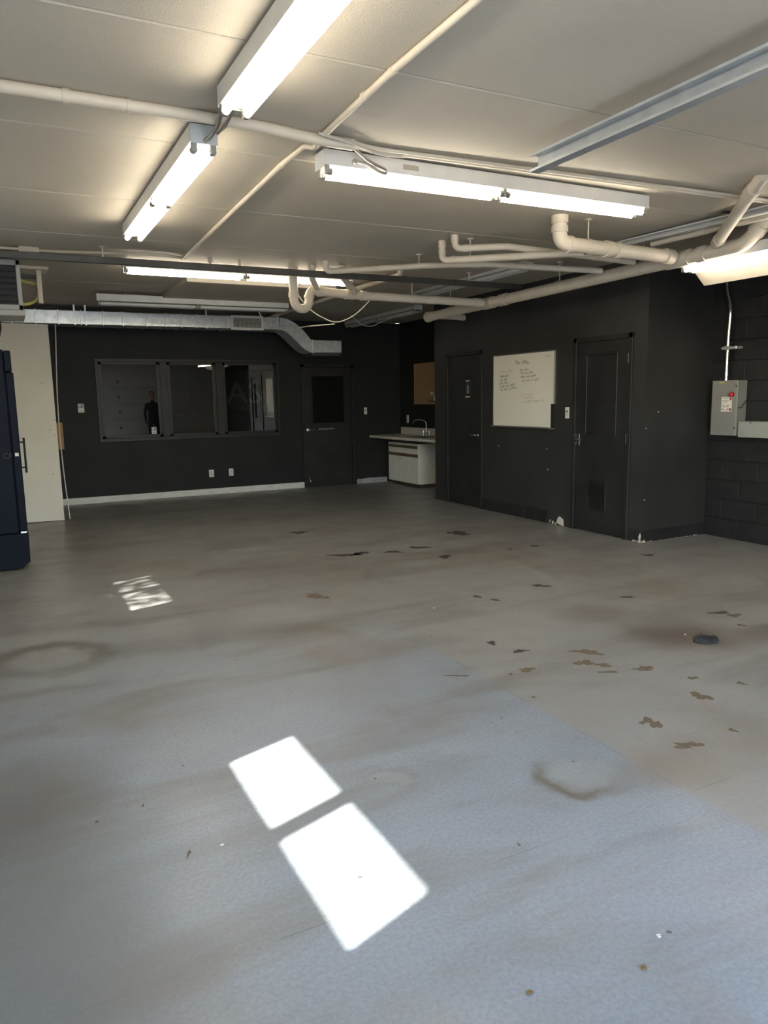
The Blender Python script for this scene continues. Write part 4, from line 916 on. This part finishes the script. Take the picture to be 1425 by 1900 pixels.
# ================================================================== PERSON (seen only as a reflection in the office window)
def person(loc, rz):
    t = thing('person', 'person in dark clothes standing behind, reflected in office window', 'person', loc)
    V = [(0, 0, .97), (0, 0, 1.15), (0, .01, 1.38), (0, .01, 1.52), (0, -.01, 1.60)]; E = [(0, 1), (1, 2), (2, 3), (3, 4)]; RR = [(.155, .11), (.145, .105), (.165, .115), (.06, .06), (.058, .06)]
    def add(p, r, par): V.append(p); RR.append(r); E.append((par, len(V)-1)); return len(V)-1
    for s in (-1, 1):
        a = add((s*.19, 0, 1.44), (.06, .06), 2); b_ = add((s*.25, .02, 1.16), (.047, .05), a); c = add((s*.24, -.08, .94), (.034, .036), b_); add((s*.235, -.11, .84), (.035, .022), c)
        h_ = add((s*.10, 0, .92), (.095, .10), 0); k = add((s*.11, -.015, .52), (.062, .066), h_); f_ = add((s*.115, .02, .09), (.042, .048), k); add((s*.13, -.15, .035), (.042, .03), f_)
    me = bpy.data.meshes.new('body'); me.from_pydata(V, E, []); me.materials.append(M['cloth_dark'])
    o = bpy.data.objects.new('body', me); COL.objects.link(o); o.parent = t; o.rotation_euler.z = rz
    md = o.modifiers.new('skin', 'SKIN'); o.modifiers.new('sub', 'SUBSURF').levels = 2; o.modifiers['sub'].render_levels = 2
    for i, r in enumerate(RR): me.skin_vertices[0].data[i].radius = r
    me.skin_vertices[0].data[0].use_root = True
    for p in me.polygons: p.use_smooth = True
    hd = MB().lathe([(.001, -.125), (.045, -.12), (.065, -.07), (.078, .0), (.08, .05), (.065, .10), (.03, .125), (.001, .13)], (loc[0], loc[1], 1.725), 18).build('head', 'skin', t)
    MB().lathe([(.084, .0), (.088, .05), (.072, .108), (.034, .135), (.001, .14)], (loc[0], loc[1]-.012, 1.725), 18).build('hair', 'hair', hd)
    for s in (-1, 1):
        MB().tube([(loc[0]+s*.03, loc[1]+.066, 1.73), (loc[0]+s*.03, loc[1]+.078, 1.73)], .009, 8).build('eye', 'rubber_black', hd)
        MB().tube([(loc[0]+s*.078, loc[1], 1.70), (loc[0]+s*.088, loc[1]-.005, 1.735)], .014, 8).build('ear', 'skin', hd)
    MB().tube([(loc[0], loc[1]+.07, 1.735), (loc[0], loc[1]+.095, 1.695)], .008, 8, r_end=.014).build('nose', 'skin', hd)
    MB().tube([(loc[0]-.022, loc[1]+.068, 1.66), (loc[0], loc[1]+.074, 1.658), (loc[0]+.022, loc[1]+.068, 1.66)], .005, 6).build('mouth', 'red_knob', hd)
    for s in (-1, 1):       # hands with five fingers
        hx, hy, hz = loc[0]+s*.235, loc[1]+.115, .80
        h = MB().box((hx-.015, hy-.035, hz-.045), (hx+.015, hy+.04, hz+.045), .012, 2)
        for k, L_ in enumerate((.075, .085, .08, .062)): h.tube(arc_path([(hx, hy-.026+k*.019, hz-.035), (hx-s*.004, hy-.026+k*.019, hz-.035-L_*.5), (hx-s*.022, hy-.024+k*.019, hz-.035-L_)], .015, 3), .0085, 8, r_end=.006)
        h.tube(arc_path([(hx, hy+.03, hz+.02), (hx-s*.01, hy+.058, hz-.01), (hx-s*.018, hy+.062, hz-.045)], .015, 3), .0095, 8, r_end=.007)
        h.build('hand', 'skin', t)
person((4.30, -.55, 0), PI)
